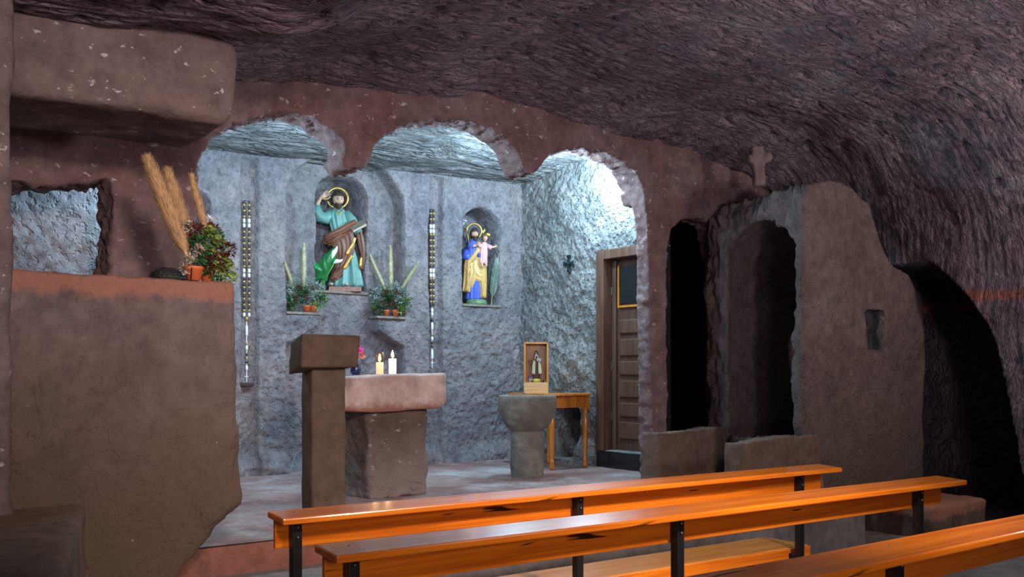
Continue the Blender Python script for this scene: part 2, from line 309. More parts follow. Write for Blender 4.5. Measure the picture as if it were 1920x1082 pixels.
def ball(c, r, seg=12, rings=8, sc=(1,1,1)):
    R = []
    for i in range(rings+1):
        t = -PI/2+PI*i/rings; rr = max(math.cos(t), 0.02)*r
        R.append([(c[0]+rr*math.cos(2*PI*j/seg)*sc[0], c[1]+rr*math.sin(2*PI*j/seg)*sc[1], c[2]+r*math.sin(t)*sc[2]) for j in range(seg)])
    return loft(R)
def torus(c, R, r, seg=40, s2=8, tilt=(0,0,0), wav=0):
    V = []; Fc = []
    for i in range(seg):
        a = 2*PI*i/seg; rr = r*(1+wav*math.sin(a*14))
        for j in range(s2):
            b = 2*PI*j/s2
            V.append(((R+rr*math.cos(b))*math.cos(a), rr*math.sin(b)*0.5, (R+rr*math.cos(b))*math.sin(a)))
            Fc.append((i*s2+j, ((i+1)%seg)*s2+j, ((i+1)%seg)*s2+(j+1)%s2, i*s2+(j+1)%s2))
    return xf((V, Fc), c, tilt)

def obj(name, vf, mat, parent=None, smooth=False, bevel=0, world_of=None, subsurf=0, fixn=True):
    V, Fc = vf
    if world_of is not None:
        o_ = world_of; V = [(p[0]-o_[0], p[1]-o_[1], p[2]-o_[2]) for p in V]
    me = bpy.data.meshes.new(name); me.from_pydata([tuple(p) for p in V], [], [tuple(f) for f in Fc])
    if fixn:
        bm = bmesh.new(); bm.from_mesh(me); bmesh.ops.recalc_face_normals(bm, faces=bm.faces); bm.to_mesh(me); bm.free()
    me.materials.append(mat if not isinstance(mat, str) else M[mat])
    if smooth: me.polygons.foreach_set('use_smooth', [True]*len(me.polygons))
    o = bpy.data.objects.new(name, me); C.objects.link(o)
    if parent: o.parent = parent
    if bevel:
        b = o.modifiers.new('b', 'BEVEL'); b.width = bevel; b.segments = 2; b.limit_method = 'ANGLE'
    if subsurf:
        s = o.modifiers.new('s', 'SUBSURF'); s.levels = subsurf; s.render_levels = subsurf
    return o
def thing(name, label, cat, loc=(0,0,0), rz=0, group=None):
    o = bpy.data.objects.new(name, None); C.objects.link(o); o.location = loc; o.rotation_euler = (0, 0, rz)
    o.empty_display_size = 0.05
    o['label'] = label; o['category'] = cat
    if group: o['group'] = group
    return o
def tag(o, label, cat, group=None):
    o['label'] = label; o['category'] = cat
    if group: o['group'] = group
    return o
def struct(o, label=None):
    o['kind'] = 'structure'
    if label: o['label'] = label; o['category'] = 'structure'
    return o

def rock(name, vf, mat, cutters=(), voxel=0.03, smooth=4, disp=None, parent=None, loc=None):
    """solid rock: closed volumes, cut, remeshed, softened and roughened"""
    o = obj(name, vf, mat)
    tmp = []
    for c in cutters:
        co = obj('cutter', c, mat); tmp.append(co)
        b = o.modifiers.new('c', 'BOOLEAN'); b.object = co; b.operation = 'DIFFERENCE'; b.solver = 'EXACT'
    r = o.modifiers.new('r', 'REMESH'); r.mode = 'VOXEL'; r.voxel_size = voxel
    if smooth:
        s = o.modifiers.new('s', 'SMOOTH'); s.iterations = smooth; s.factor = 0.5
    dg = bpy.context.evaluated_depsgraph_get(); dg.update()
    me = bpy.data.meshes.new_from_object(o.evaluated_get(dg))
    for c in tmp: bpy.data.objects.remove(c, do_unlink=True)
    o.modifiers.clear(); o.data = me
    if disp:
        n = len(me.vertices); co = np.empty(n*3); me.vertices.foreach_get('co', co); co = co.reshape(-1, 3)
        no = np.empty(n*3); me.vertices.foreach_get('normal', no); no = no.reshape(-1, 3)
        co = co+no*disp(co, no)[:, None]
        me.vertices.foreach_set('co', co.ravel())
    me.polygons.foreach_set('use_smooth', [True]*len(me.polygons)); me.update()
    if loc is not None:
        me.transform(Matrix.Translation([-c for c in loc])); o.location = loc
    if parent: o.parent = parent
    return o
def sheet(name, A, B, fn, mat, flip=False):
    """grid surface: fn(a,b)->Nx3 positions"""
    na, nb = len(A), len(B); a, b = np.meshgrid(A, B, indexing='ij')
    P = fn(a.ravel(), b.ravel())
    i = np.arange(na-1)[:, None]*nb+np.arange(nb-1)[None, :]; i = i.ravel()
    Q = np.stack([i, i+nb, i+nb+1, i+1], 1)
    if flip: Q = Q[:, ::-1]
    me = bpy.data.meshes.new(name); me.from_pydata(P.tolist(), [], Q.tolist())
    me.materials.append(M[mat]); me.polygons.foreach_set('use_smooth', [True]*len(me.polygons)); me.update()
    o = bpy.data.objects.new(name, me); C.objects.link(o); return o
def arch_in(x, z, x0, x1, z0, zs, zt):
    """inside distance (metres) of an arch-headed shape"""
    c = (x0+x1)/2; r = (x1-x0)/2; h = zt-zs
    d1 = np.minimum(np.minimum(x-x0, x1-x), z-z0)
    d2 = (1-np.sqrt(((x-c)/r)**2+((z-zs)/h)**2))*min(r, h)
    return np.where(z > zs, d2, d1)

# ================================================================== THE SETTING
YB = 8.35; XR = 6.55; YA = 6.26; ZN = -0.5
# ---- nave ceiling running down into the right wall
PX = np.array([-3, 0.5, 1.6, 2.1, 3.0, 4.5, 6.5, 7.4, 8.0, 8.45, 8.8, 9.0, 9.05, 9.1])
PZ = np.array([2.80, 2.85, 2.90, 2.96, 3.10, 3.30, 3.26, 3.22, 3.10, 2.85, 2.4, 1.9, 1.0, -0.6])
seg = np.concatenate([[0], np.cumsum(np.hypot(np.diff(PX), np.diff(PZ)))])
def ceil_fn(s, y):
    k = 0.25
    px = sum(np.interp(s+d, seg, PX) for d in (-k, -k/2, 0, k/2, k))/5; pz = sum(np.interp(s+d, seg, PZ) for d in (-k, -k/2, 0, k/2, k))/5
    wall = sstep(8.3, 8.9, px)
    P = np.stack([px, y, pz], 1)
    big = fbm(P, (0.7, 0.8, 0.7), 3, 3)*0.09
    sw = fbm(P, 0.9, 2, 9)*0.14
    rid = fbm(np.stack([s*2.6, (y+sw)*25, s*0], 1), 1, 3, 21, 0.6)
    pit = np.minimum(fbm(P, 8, 3, 40)+0.35, 0)*0.07
    med = fbm(np.stack([s*4, (y+sw)*6, s*0], 1), 1, 2, 33)*0.02
    d = big+np.abs(rid)*0.018+med*0.6-pit*0.7
    cove = sstep(5.5, 6.5, y)*(0.24+0.08*sstep(5, 7, px))*(1-wall)+0.34*sstep(2.9, 1.9, px)*sstep(5.45, 4.7, y)
    dx, dz = wall, (1-wall)
    # the passage mouth low in the right wall
    zz = pz+(y-4.5)*0.0
    y0 = 4.05+np.clip(zz+0.5, 0, 3)*0.18+np.clip(zz-1.1, 0, 1)**2*0.5
    mouth = sstep(0, 0.07, y-y0)*sstep(2.02, 1.93, zz)*sstep(5.75, 5.6, y)
    P[:, 0] += dx*d+mouth*1.6*sstep(8.6, 8.9, px); P[:, 2] += dz*d-cove
    return P
ceil = struct(sheet('ceiling', np.concatenate([np.arange(0, 3.4, 0.06), np.arange(3.4, seg[-1], 0.022)]), np.concatenate([np.arange(-3.2, 1.6, 0.08), np.arange(1.6, 6.7, 0.016)]), ceil_fn, 'ceil'))

# ---- chancel back wall, carved with recesses and niches
def bx(px, Y=YB): return W(px, Y=Y)[0]
def bz(px, py): return W(px, py, Y=YB)[2]
YR = YB+0.17
bz2 = lambda px, py: W(px, py, Y=YR)[2]
NS = dict(x0=bx(590, YR), x1=bx(689, YR), z0=bz2(640, 547), zs=bz2(600, 368), zt=bz2(640, 324))
NJ = dict(x0=bx(867), x1=bx(939), z0=bz(903, 572), zs=bz(905, 425), zt=bz(905, 390))
NL = dict(x0=bx(330), x1=bx(397), z0=bz(365, 520), zs=bz(365, 385), zt=bz(365, 352))
RX0, RX1 = bx(536), bx(761); RXL, RXR = bx(603), bx(705)
RZS, RZT = bz(560, 370), bz(645, 288)
def back_fn(x, z):
    P = np.stack([x, x*0+YB, z], 1)
    wob = fbm(P, 3, 2, 5)*0.012
    X = x+wob; Z = z+wob
    e = 0.03
    rec = sstep(0, e, arch_in(X, Z, RX0, RX1, -1, RZS, RZT))
    # corbel blocks under the side plants
    zl = bz(568, 585); zr = bz(735, 593)
    bl = sstep(0, e, RXL-X)*sstep(0, e, zl-Z)*sstep(0, e, Z-(bz(540, 652)+(X-RX0)*(0.21/(RXL-RX0))))
    br = sstep(0, e, X-RXR)*sstep(0, e, zr-Z)*sstep(0, e, Z-(bz(757, 655)+(RX1-X)*(0.17/(RX1-RXR))))
    d = 0.17*rec*(1-np.clip(bl+br, 0, 1))
    for a, b, t in ((450, 486, 291), (804, 832, 328)):
        d = d+0.07*sstep(0, e, X-bx(a))*sstep(0, e, bx(b)-X)*sstep(0, e, bz(a, t)-Z)
    for n, dep in ((NS, 0.52), (NJ, 0.34), (NL, 0.4)):
        d = np.maximum(d, (dep+(0.0))*sstep(0, e, arch_in(X, Z, **n)))
    mound = sstep(0.22, 0.0, z+fbm(P, 2.3, 2, 8)*0.1)*0.10
    # the left end steps forward behind the ledge
    side = sstep(2.0, 1.93, x)*(YB-7.2)
    n = fbm(P, 2.0, 3, 1)*0.018+fbm(P, 14, 3, 2)*0.007+fbm(P, 27, 2, 12)*0.008*(0.35+sstep(2.1, 1.2, z))
    return np.stack([x, YB+d+n-mound-side, z], 1)
struct(sheet('wall_back', np.arange(0.6, 6.8, 0.0125), np.arange(-0.05, 3.35, 0.0125), back_fn, 'chwall'))
# ---- chancel right wall, with the door recess
DY1 = W(1122, X=XR)[1]; DZT = W(1135, 470, X=XR)[2]; DZB = 0.16
HY1, HY0 = W(1042, X=XR)[1], W(1087, X=XR)[1]
def right_fn(y, z):
    P = np.stack([y*0+XR, y, z], 1)
    n = fbm(P, 2.2, 3, 4)*0.03+fbm(P, 14, 3, 6)*0.013+fbm(P, 30, 2, 16)*0.007
    dr = sstep(0, 0.02, DY1-y)*sstep(6.50, 6.52, y)*sstep(0, 0.02, DZT-z)*sstep(0, 0.02, z-DZB)
    hole = sstep(0, 0.04, arch_in(y, z, HY0, HY1, 0.04, 0.45, 0.70))*0.6
    mound = sstep(0.3, 0.0, z+fbm(P, 2.3, 2, 8)*0.1)*0.10*(1-dr)*sstep(DY1, DY1+0.12, y)*(1-np.clip(hole*3, 0, 1))
    plaster = sstep(0.16, 0.05, np.abs(y-DY1-0.04))*0.0
    return np.stack([XR+0.3*dr+hole+n*(1-dr)-mound+plaster, y, z], 1)
struct(sheet('wall_chancel_right', np.arange(6.3, 8.5, 0.0125), np.arange(-0.05, 3.35, 0.0125), right_fn, 'chrough', flip=True))
# ---- chancel ceiling
def cc_fn(x, y):
    P = np.stack([x, y, x*0], 1)
    sw = fbm(P, 1.3, 2, 9)*0.2
    rid = np.abs(fbm(np.stack([x*2, (y+sw)*13, x*0], 1), 1, 3, 51, 0.6))*0.03
    z = 2.88+np.clip(x-2.9, -1, 4)*0.04+fbm(P, 0.9, 2, 13)*0.03+rid+0.10*sstep(8.3, 6.9, y)
    return np.stack([x, y, z], 1)
struct(sheet('ceiling_chancel', np.arange(0.5, 6.9, 0.03), np.arange(6.35, 8.8, 0.014), cc_fn, 'chceil'))

# ---- arcade wall with three arches
pA = lambda px, py: XZ(px, py, YA)
low = [(-1.2, 2.0), (1.2, 2.06), (pA(190, 365)[0], 2.12), (pA(200, 335)[0], 2.2), (pA(207, 300)[0], 2.28), (pA(208, 420)[0], 1.9), (pA(204, 520)[0], -0.3)]
low += [(pA(372, 300)[0], -0.3), (pA(370, 400)[0], 1.9)]
low += [pA(*p) for p in [(372, 325), (378, 297), (397, 262), (434, 233), (490, 214), (537, 207), (582, 216), (619, 238), (645, 268), (646, 290), (640, 302),
        (652, 311), (670, 313), (688, 307), (697, 290), (703, 271), (722, 250), (775, 226), (830, 217), (880, 220), (920, 235), (950, 257), (968, 280), (977, 305), (985, 324),
        (997, 329), (1010, 322), (1022, 306), (1034, 288), (1060, 276), (1095, 272), (1130, 279), (1166, 297), (1190, 318), (1203, 346), (1212, 420), (1216, 560), (1220, 700)]]
low += [(pA(1224, 850)[0], -0.3), (pA(1256, 850)[0], -0.3), pA(1250, 700), pA(1250, 470), pA(1258, 432), pA(1280, 412), pA(1310, 408), pA(1345, 415), (7.52, 1.9), (7.52, -0.3), (9.6, -0.3), (9.6, 3.7), (-1.2, 3.7)]
def arc_disp(co, no):
    side = 1-np.abs(no[:, 1])
    return fbm(co, 1.6, 2, 61)*0.03*side+np.abs(fbm(co*np.array([1, .4, 1]), 14, 3, 66))*0.016*side+np.abs(fbm(co*np.array([1, .5, 1]), 27, 2, 67))*0.022*side+fbm(co, 3, 3, 61)*0.010+fbm(co*np.array([1, 1, 1]), 13, 3, 62)*(0.006+0.012*side)
struct(rock('wall_arcade', prism(low, 'y', YA, YA+0.30), 'arcade', cutters=[box(5.8, 6.62, 6.43, 6.9, -1, 2.5)], voxel=0.024, smooth=5, disp=arc_disp))
# chamber behind the narrow passage, its unlit dark painted into the rock colour
struct(obj('wall_passage', merge(box(6.92, 6.96, 6.52, 8.4, -0.5, 3.6), box(6.60, 6.96, 6.50, 6.54, -0.5, 3.6), box(6.66, 10.9, 8.4, 8.44, -0.5, 3.6), box(10.86, 10.9, 3.6, 8.4, -0.5, 3.6), box(9.1, 10.9, 3.56, 3.6, -0.5, 3.6), box(6.66, 10.9, 6.5, 8.44, 3.6, 3.64)), 'shade_rock'))

# ---- left ledge block and the lintel over it
YL = 4.84
pL = lambda px, py: XZ(px, py, YL)
XE = pL(442, 527)[0]; ZL = pL(300, 519)[1]
def blk_disp(co, no):
    return fbm(co, 1.8, 3, 71)*0.026+np.abs(fbm(co*np.array([1, 1, 0.5]), 9, 3, 72))*0.026*sstep(1.33, 1.15, co[:, 2])*(0.4+sstep(0, .5, fbm(co, 2.2, 2, 79)))+fbm(co, 22, 2, 73)*0.004
lb = [(-1.0, -0.6), pL(318, 1120), pL(345, 1075), pL(385, 1020), pL(420, 975), pL(452, 938), pL(456, 860), pL(449, 740), pL(446, 620), (XE, ZL), (-1.0, ZL)]
struct(rock('wall_left', prism(lb, 'y', YL, 6.32), 'block', voxel=0.026, smooth=4, disp=blk_disp))
lt = [(-1.2, 2.24), pL(30, 178), pL(160, 195), pL(260, 208), pL(350, 222), pL(420, 236), pL(440, 215), pL(443, 150), pL(443, 110), pL(438, 82), pL(380, 60), (1.2, 2.85), (-1.2, 2.85)]
def lin_disp(co, no): return fbm(co, 2, 3, 81)*0.02+fbm(co, 12, 3, 82)*0.006
struct(rock('trim_lintel', prism(lt, 'y', YL-0.02, 5.5), 'lintel', voxel=0.028, smooth=7, disp=lin_disp))
# rock overhang behind the lintel, sloping back to the arcade
struct(rock('trim_overhang', merge(prism([(5.3, 2.45), (5.7, 2.42), (6.4, 2.38), (6.4, 3.1), (5.3, 3.1)], 'x', -1.0, 1.95)), 'arcade', voxel=0.035, smooth=6, disp=lin_disp))
# near jamb at the left border
XJ = W(27, Y=4.6)[0]
struct(rock('trim_jamb', box(-1.2, XJ, 4.60, 5.0, -0.6, 3.1), 'lintel', voxel=0.035, smooth=4, disp=lin_disp))
# low rock seat at the left border
p0 = W(152, 942, Y=4.82); zs_ = p0[2]
q = [(-0.9, 4.80), (p0[0]+0.02, 4.80), W(140, 1000, Z=zs_)[:2], W(128, 1060, Z=zs_)[:2], W(118, 1130, Z=zs_)[:2], (-0.9, 3.4)]
so = rock('rock_bench', prism(q, 'z', -0.55, zs_), 'bench_rock', voxel=0.03, smooth=3, disp=lambda c, n: fbm(c, (1.5, 1.5, 6), 3, 88)*0.012, loc=(p0[0]-0.3, 4.5, -0.5))
tag(so, 'low rock-cut seat with a worn brown top below the big left ledge', 'stone seat')
# outer shell closing the nave
struct(obj('wall_west', box(-2.6, -2.5, -3.3, 5.2, -0.6, 3.4), 'lintel'))
struct(obj('wall_rear', box(-2.6, 9.6, -3.4, -3.3, -0.6, 3.6), 'lintel'))

# ---- floors and step
YS = 5.09
def fl_fn(z0, s, amp):
    def f(x, y):
        P = np.stack([x, y, x*0], 1); return np.stack([x, y, z0+fbm(P, 1.5, 3, s)*amp], 1)
    return f
struct(sheet('floor_chancel', np.arange(0.5, 7.26, 0.06), np.arange(YS, 8.8, 0.06), fl_fn(0, 5, 0.006), 'floor_ch'))
struct(obj('trim_step', merge(box(1.0, 7.22, YS-0.005, YS+0.12, -0.55, -0.012)), 'step', bevel=0.01))
struct(obj('trim_tread', merge(box(1.0, 7.22, 4.55, YS-0.006, -0.55, -0.17)), 'floor_nv', bevel=0.01))
struct(sheet('floor', np.arange(-2.6, 10.9, 0.12), np.arange(-3.4, 8.5, 0.12), fl_fn(ZN, 6, 0.008), 'floor_nv'))

# ---- rock-cut confessional
XA, YF = 7.28, 5.18
pF = lambda px, py: XZ(px, py, YF)
out = [(XA+0.03, -0.55), (XA, 0.4), (XA-0.02, 1.5), (XA, 2.45), (XA+0.06, 2.62), pF(1560, 338), pF(1600, 350), pF(1630, 378), pF(1645, 410), pF(1655, 450), pF(1675, 490), (9.0, 1.93), (9.25, 1.7), (9.3, -0.55)]
dn, df = YZ(1492, 800, XA)[0], YZ(1367, 600, XA)[0]
dz = YZ(1430, 415, XA)[1]
arc = [(dn, 0.35)]+[((dn+df)/2-(df-dn)/2*math.cos(t), dz-0.38+0.38*math.sin(t)) for t in np.linspace(0, PI, 13)]+[(df, 0.35)]
s0, s1 = pF(1625, 657), pF(1662, 585)
def shr_disp(co, no):
    faceA = np.clip(-no[:, 0], 0, 1)
    d = fbm(co, 1.7, 3, 91)*0.03+faceA*np.abs(fbm(co*np.array([4, 20, 4]), 1, 3, 92))*0.07+fbm(co, 14, 2, 93)*0.005
    top = np.clip(no[:, 2], 0, 1)
    c = W(1655, 548, Y=YF)
    r = np.hypot(co[:, 0]-c[0], co[:, 2]-c[2])
    d = d+np.clip(-no[:, 1], 0, 1)*(-0.03)*np.exp(-((r-0.11)/0.035)**2)
    # the corner turns into the right passage
    return d-top*sstep(5.3, 6.3, co[:, 1])*0.16
cf = rock('rock_confessional', prism(out, 'y', YF, 6.3), 'shrine',
    cutters=[prism(arc, 'x', 6.9, 8.7), prism([(s0[0], s0[1]), (s1[0], s0[1]), (s1[0], s1[1]), (s0[0], s1[1])], 'y', 5.0, 5.9)], voxel=0.024, smooth=4, disp=shr_disp, loc=(8.1, 5.7, 0))
tag(cf, 'tall rock-cut confessional with dark arched doorway and small slot window', 'confessional')
# stone cross
cb = W(1424, 337, X=7.36); k = 9.05/1800
cx = thing('stone_cross', 'small leaning stone cross on top of the rock-cut confessional', 'cross', (cb[0], cb[1], cb[2]-0.06), -TH+0.2)
cr = rock('cross_body', xf(merge(box(-0.055, 0.055, -0.04, 0.04, 0, 0.37), box(-0.10, 0.075, -0.035, 0.035, 0.225, 0.29), ball((0.085, -0.02, 0.262), 0.052)), (0, 0, 0), (0, -0.08, 0)), 'stone_cross', voxel=0.011, smooth=6, disp=lambda c, n: fbm(c, 9, 2, 5)*0.008, parent=cx)
# ---- low rock parapets
def parapet(a, b, depth, z, label, s):
    a = Vector(a); b = Vector(b); n = Vector((-(b-a).y, (b-a).x)).normalized()*depth
    pts = [tuple(a), tuple(b), tuple(b+n), tuple(a+n)]
    c = (a+b)/2
    o = rock('rock_parapet', prism(pts, 'z', ZN-0.03, z), 'bench_rock', voxel=0.022, smooth=4, disp=lambda c, n: fbm(c, 3, 3, s)*0.02+fbm(c, 13, 2, s+1)*0.008, loc=(c.x, c.y, ZN))
    tag(o, label, 'stone parapet', 'low rock parapets before the confessional')
parapet((6.04, 5.78), (7.22, 6.0), 0.2, 0.42, 'low brown rock parapet with pale worn top in front of the dark passage', 11)
parapet((5.86, 4.72), (7.25, 5.0), 0.17, 0.40, 'low reddish rock parapet beneath the arched doorway of the confessional', 21)
st = rock('rock_step', box(7.9, 8.9, 4.35, 5.1, -0.55, -0.22), 'bench_rock', voxel=0.03, smooth=3, disp=lambda c, n: fbm(c, 3, 3, 31)*0.02, loc=(8.4, 4.7, -0.5))
tag(st, 'pale worn rock step before the dark passage at the far right', 'step')

# ---- door in the chancel right wall
door = bpy.data.objects.new('door_1', None); C.objects.link(door); door.location = (XR, 6.7, DZB); door['kind'] = 'structure'
dl = door.location
y0d, y1d = 6.53, DY1
obj('door_frame', merge(box(XR-0.03, XR+0.22, y1d-0.10, y1d+0.005, DZB, DZT), box(XR-0.03, XR+0.22, y0d, y1d-0.10, DZT-0.09, DZT+0.003)), 'door', door, bevel=0.006, world_of=dl)
ly = y1d-0.10
leaf = obj('door_leaf', merge(box(XR+0.12, XR+0.16, y0d, ly, DZB+0.01, DZT-0.09)), 'door', door, world_of=dl)
zz = [(1.30, 1.42), (1.14, 1.26)]
zt = DZB+0.12
hs = [0.20, 0.17, 0.20, 0.17, 0.20, 0.17]
panels = []
for h in hs:
    panels.append(box(XR+0.095, XR+0.125, y0d, ly-0.09, zt, zt+h-0.03)); zt += h+0.02
for pnl in panels: obj('door_panel', pnl, 'door', leaf, bevel=0.012, world_of=dl)
obj('door_stile', box(XR+0.09, XR+0.13, ly-0.055, ly-0.003, DZB+0.01, DZT-0.09), 'door', leaf, bevel=0.005, world_of=dl)
obj('door_window', box(XR+0.10, XR+0.13, y0d, ly-0.10, 1.62, 1.98), 'darkglass', leaf, world_of=dl)
obj('window_bead', merge(box(XR+0.09, XR+0.125, ly-0.10, ly-0.08, 1.60, 2.0), box(XR+0.09, XR+0.125, y0d, ly-0.08, 1.58, 1.60)), 'honey', leaf, world_of=dl)
for z in (0.5, 1.0, 1.75): obj('hinge', tube([(XR+0.085, ly-0.002, z-0.04), (XR+0.085, ly-0.002, z+0.04)], 0.008), 'steel', leaf, world_of=dl)
# dark threshold gap
struct(obj('trim_threshold', box(XR-0.02, XR+0.3, 6.3, y1d, 0.0, DZB-0.002), 'darkglass'))

# ================================================================== ALTAR
al = thing('stone_altar', 'rough stone altar with a thick pink slab on a square dark pedestal', 'altar', (3.72, 6.5, 0))
L0 = (3.72, 6.5, 0)
def slab_disp(c, n):
    return fbm(c+np.array([3.7, 6.5, 0]), (1.5, 3, 5), 3, 7)*0.012+fbm(c, 9, 2, 8)*0.003
X0, X1 = 3.10, 4.14
prof = [(X0, 0.66), (X0, 0.90), (X1-0.01, 0.925), (X1, 0.90), (X1+0.012, 0.70), (X1-0.05, 0.655), (3.8, 0.645), (3.5, 0.635)]
sv = prism(prof, 'y', 6.22, 6.72)
sv = ([(x+(0.24 if (x < 3.2 and y > 6.5) else 0.04 if x < 3.2 else 0), y, z) for x, y, z in sv[0]], sv[1])
sl = rock('altar_slab', sv, 'altar_slab', voxel=0.014, smooth=4, disp=slab_disp, loc=L0); sl.location = (0, 0, 0); sl.parent = al
pv, pf = prism([(3.50, 6.29), (4.0, 6.30), (4.0, 6.68), (3.46, 6.66)], 'z', -0.01, 0.66)
pv = [(x+(0.05 if x < 3.7 else -0.03)*(-z/0.7)*0.6, y-0.04*(0.66-z), z) for x, y, z in pv]
pd = rock('altar_pedestal', (pv, pf), 'altar_ped', voxel=0.018, smooth=2, disp=lambda c, n: fbm(c, (3, 3, 5), 3, 17)*0.018+np.abs(fbm(c, (10, 10, 16), 3, 18))*0.018*sstep(0.45, 0.3, c[:, 2]), loc=L0)
pd.location = (0, 0, 0); pd.parent = al
ALZ = 0.918
def candle(px, ybase, label, h, rad, mwax, lit):
    p = W(px, Y=6.45)
    t = thing('votive_candle', label, 'candle', (p[0], p[1], ALZ), 0, 'votive candles on the altar')
    obj('jar', lathe([(rad*0.9, 0), (rad, 0.01), (rad, h*0.62), (rad*1.06, h*0.7), (rad*0.92, h), (rad*0.86, h), (rad*1.0, h*0.7), (rad*0.93, h*0.6), (rad*0.9, 0.008)], 20), mwax, t, True)
    obj('wax', lathe([(rad*0.86, 0.006), (rad*0.88, h*lit), (rad*0.5, h*lit+0.002)], 20), 'wax', t, True)
    f = obj('flame', lathe([(0.001, 0), (0.010, 0.014), (0.012, 0.026), (0.006, 0.045), (0.001, 0.06)], 10, (0, 0, h*lit+0.006)), 'flame', t, True)
    pl = bpy.data.lights.new('candle_glow', 'POINT'); pl.energy = 0.5; pl.color = (1, 0.6, 0.3); pl.shadow_soft_size = 0.02
    lo = bpy.data.objects.new('candle_glow', pl); C.objects.link(lo); lo.parent = t; lo.location = (0, 0, h+0.03)
candle(712, 703, 'left lit votive candle in an amber-tinted glass on the altar', 0.172, 0.033, 'amber', 0.55)
candle(736, 700, 'right lit votive candle, taller and whiter, in clear glass on the altar', 0.178, 0.034, 'glass', 0.70)

# leaf helpers -------------------------------------------------------
def leaf_vf(p, d, up, ln, wd):
    p = Vector(p); d = Vector(d).normalized(); s = d.cross(up).normalized() if abs(d.dot(up)) < 0.95 else d.cross(Vector((1, 0, 0))).normalized(); n = s.cross(d)
    V = [p, p+d*ln*0.35+s*wd*0.5+n*ln*0.06, p+d*ln*0.35-s*wd*0.5+n*ln*0.06, p+d*ln*0.72+s*wd*0.38+n*ln*0.04, p+d*ln*0.72-s*wd*0.38+n*ln*0.04, p+d*ln-n*ln*0.1, p+d*ln*0.38-n*ln*0.03, p+d*ln*0.72-n*ln*0.05]
    return [tuple(v) for v in V], [(0, 1, 6), (0, 6, 2), (1, 3, 7, 6), (6, 7, 4, 2), (3, 5, 7), (7, 5, 4)]
def cluster(c, r, n, ln, wd, sc=(1,1,1), upb=0.2, core=0.0):
    out_ = []
    for _ in range(n):
        d = Vector((random.gauss(0, 1), random.gauss(0, 1), random.gauss(0, 1)+upb)).normalized()
        rr = r*(random.random()**0.45)
        p = Vector(c)+Vector((d.x*sc[0], d.y*sc[1], d.z*sc[2]))*rr
        dd = (d+Vector((random.uniform(-.7, .7), random.uniform(-.7, .7), random.uniform(-.4, .7)))).normalized()
        out_.append(leaf_vf(p, dd, Vector((random.uniform(-.5, .5), random.uniform(-.5, .5), 1)), ln*random.uniform(.7, 1.2), wd*random.uniform(.7, 1.2)))
    return merge(*out_)
def plume(p0, p1, rad, n=420, hair=0.03, bend=0.0):
    p0 = Vector(p0); p1 = Vector(p1); ax = (p1-p0); L_ = ax.length; t = ax.normalized()
    s = t.cross(Vector((0, 1, 0))).normalized(); u = s.cross(t)
    prof = lambda k: rad*(math.sin(PI*min(1, k*0.88+0.12))**0.7)*(1 if k > .2 else .4+3*k)
    at = lambda k: p0+t*L_*k+s*bend*math.sin(PI*k*0.5)**2
    parts = [tube([at(k/12) for k in range(13)], [max(prof(k/12)*0.42, 0.0015) for k in range(13)], 10)]
    for _ in range(int(n*1.6)):
        k = random.uniform(0.05, 0.98); a = random.uniform(0, 2*PI)
        o_ = s*math.cos(a)+u*math.sin(a); b = at(k)+o_*prof(k)*random.uniform(0.2, 0.62)
        e = b+(t*0.85+o_*random.uniform(0.25, 0.8)+Vector((0,0,-0.1))).normalized()*hair*random.uniform(.6, 1.2)
        w_ = t.cross(o_)*0.0022
        parts.append(([tuple(b-w_), tuple(b+w_), tuple(e)], [(0, 1, 2)]))
    return merge(*parts)

# flowers behind the lectern
fp = W(679, Y=6.55)
fv = thing('flower_vase', 'navy vase with pink and peach flowers, half hidden behind the lectern', 'vase', (W(667, Y=6.52)[0], 6.52, ALZ))
obj('vase', lathe([(0.03, 0), (0.042, 0.03), (0.034, 0.07), (0.022, 0.10), (0.028, 0.12)], 18), 'navy', fv, True)
obj('flower_stem', merge(*[tube([(0, 0, 0.08), (0.02*i, 0, 0.18)], 0.003) for i in (0, 1, 2)]), 'stem', fv)
obj('pink_flower', cluster((0.035, 0, 0.175), 0.026, 60, 0.022, 0.018, (1, 1, 1.2)), 'magenta', fv)
obj('peach_flower', cluster((0.057, 0, 0.145), 0.017, 40, 0.018, 0.015), 'peach', fv)

# ================================================================== LECTERN
lc = thing('stone_lectern', 'tall brown stone lectern with a blocky reading head beside the altar', 'lectern', (2.9, 5.8, 0))
y0 = 5.70
xa, xb = W(585, Y=y0)[0], W(650, Y=y0)[0]
rk = rock('lectern_column', prism([(xa, y0), (xb, y0), (xb-0.01, y0+0.16), (xa+0.0, y0+0.16)], 'z', -0.01, 0.97), 'lectern', voxel=0.014, smooth=2, disp=lambda c, n: fbm(c, 5, 3, 27)*0.004, loc=(2.9, 5.8, 0)); rk.location = (0, 0, 0); rk.parent = lc
yh = 5.62
h0, h1 = W(566, Y=yh)[0], W(678, Y=yh)[0]; zt = W(620, 627, Y=yh)[2]; zb = W(620, 688, Y=yh)[2]
V = [(h0, yh, zb), (h1-0.03, yh, zb), (h1, yh, zt), (h0, yh, zt+0.005), (h0-0.0, yh+0.20, zb-0.05), (h1-0.05, yh+0.20, zb-0.02), (h1-0.03, yh+0.2, zt-0.05), (h0+0.01, yh+0.2, zt-0.05)]
rk = rock('lectern_head', (V, [(0, 1, 2, 3), (5, 4, 7, 6), (0, 3, 7, 4), (1, 5, 6, 2), (3, 2, 6, 7), (0, 4, 5, 1)]), 'lectern', voxel=0.012, smooth=2, disp=lambda c, n: fbm(c, 5, 3, 28)*0.004, loc=(2.9, 5.8, 0)); rk.location = (0, 0, 0); rk.parent = lc

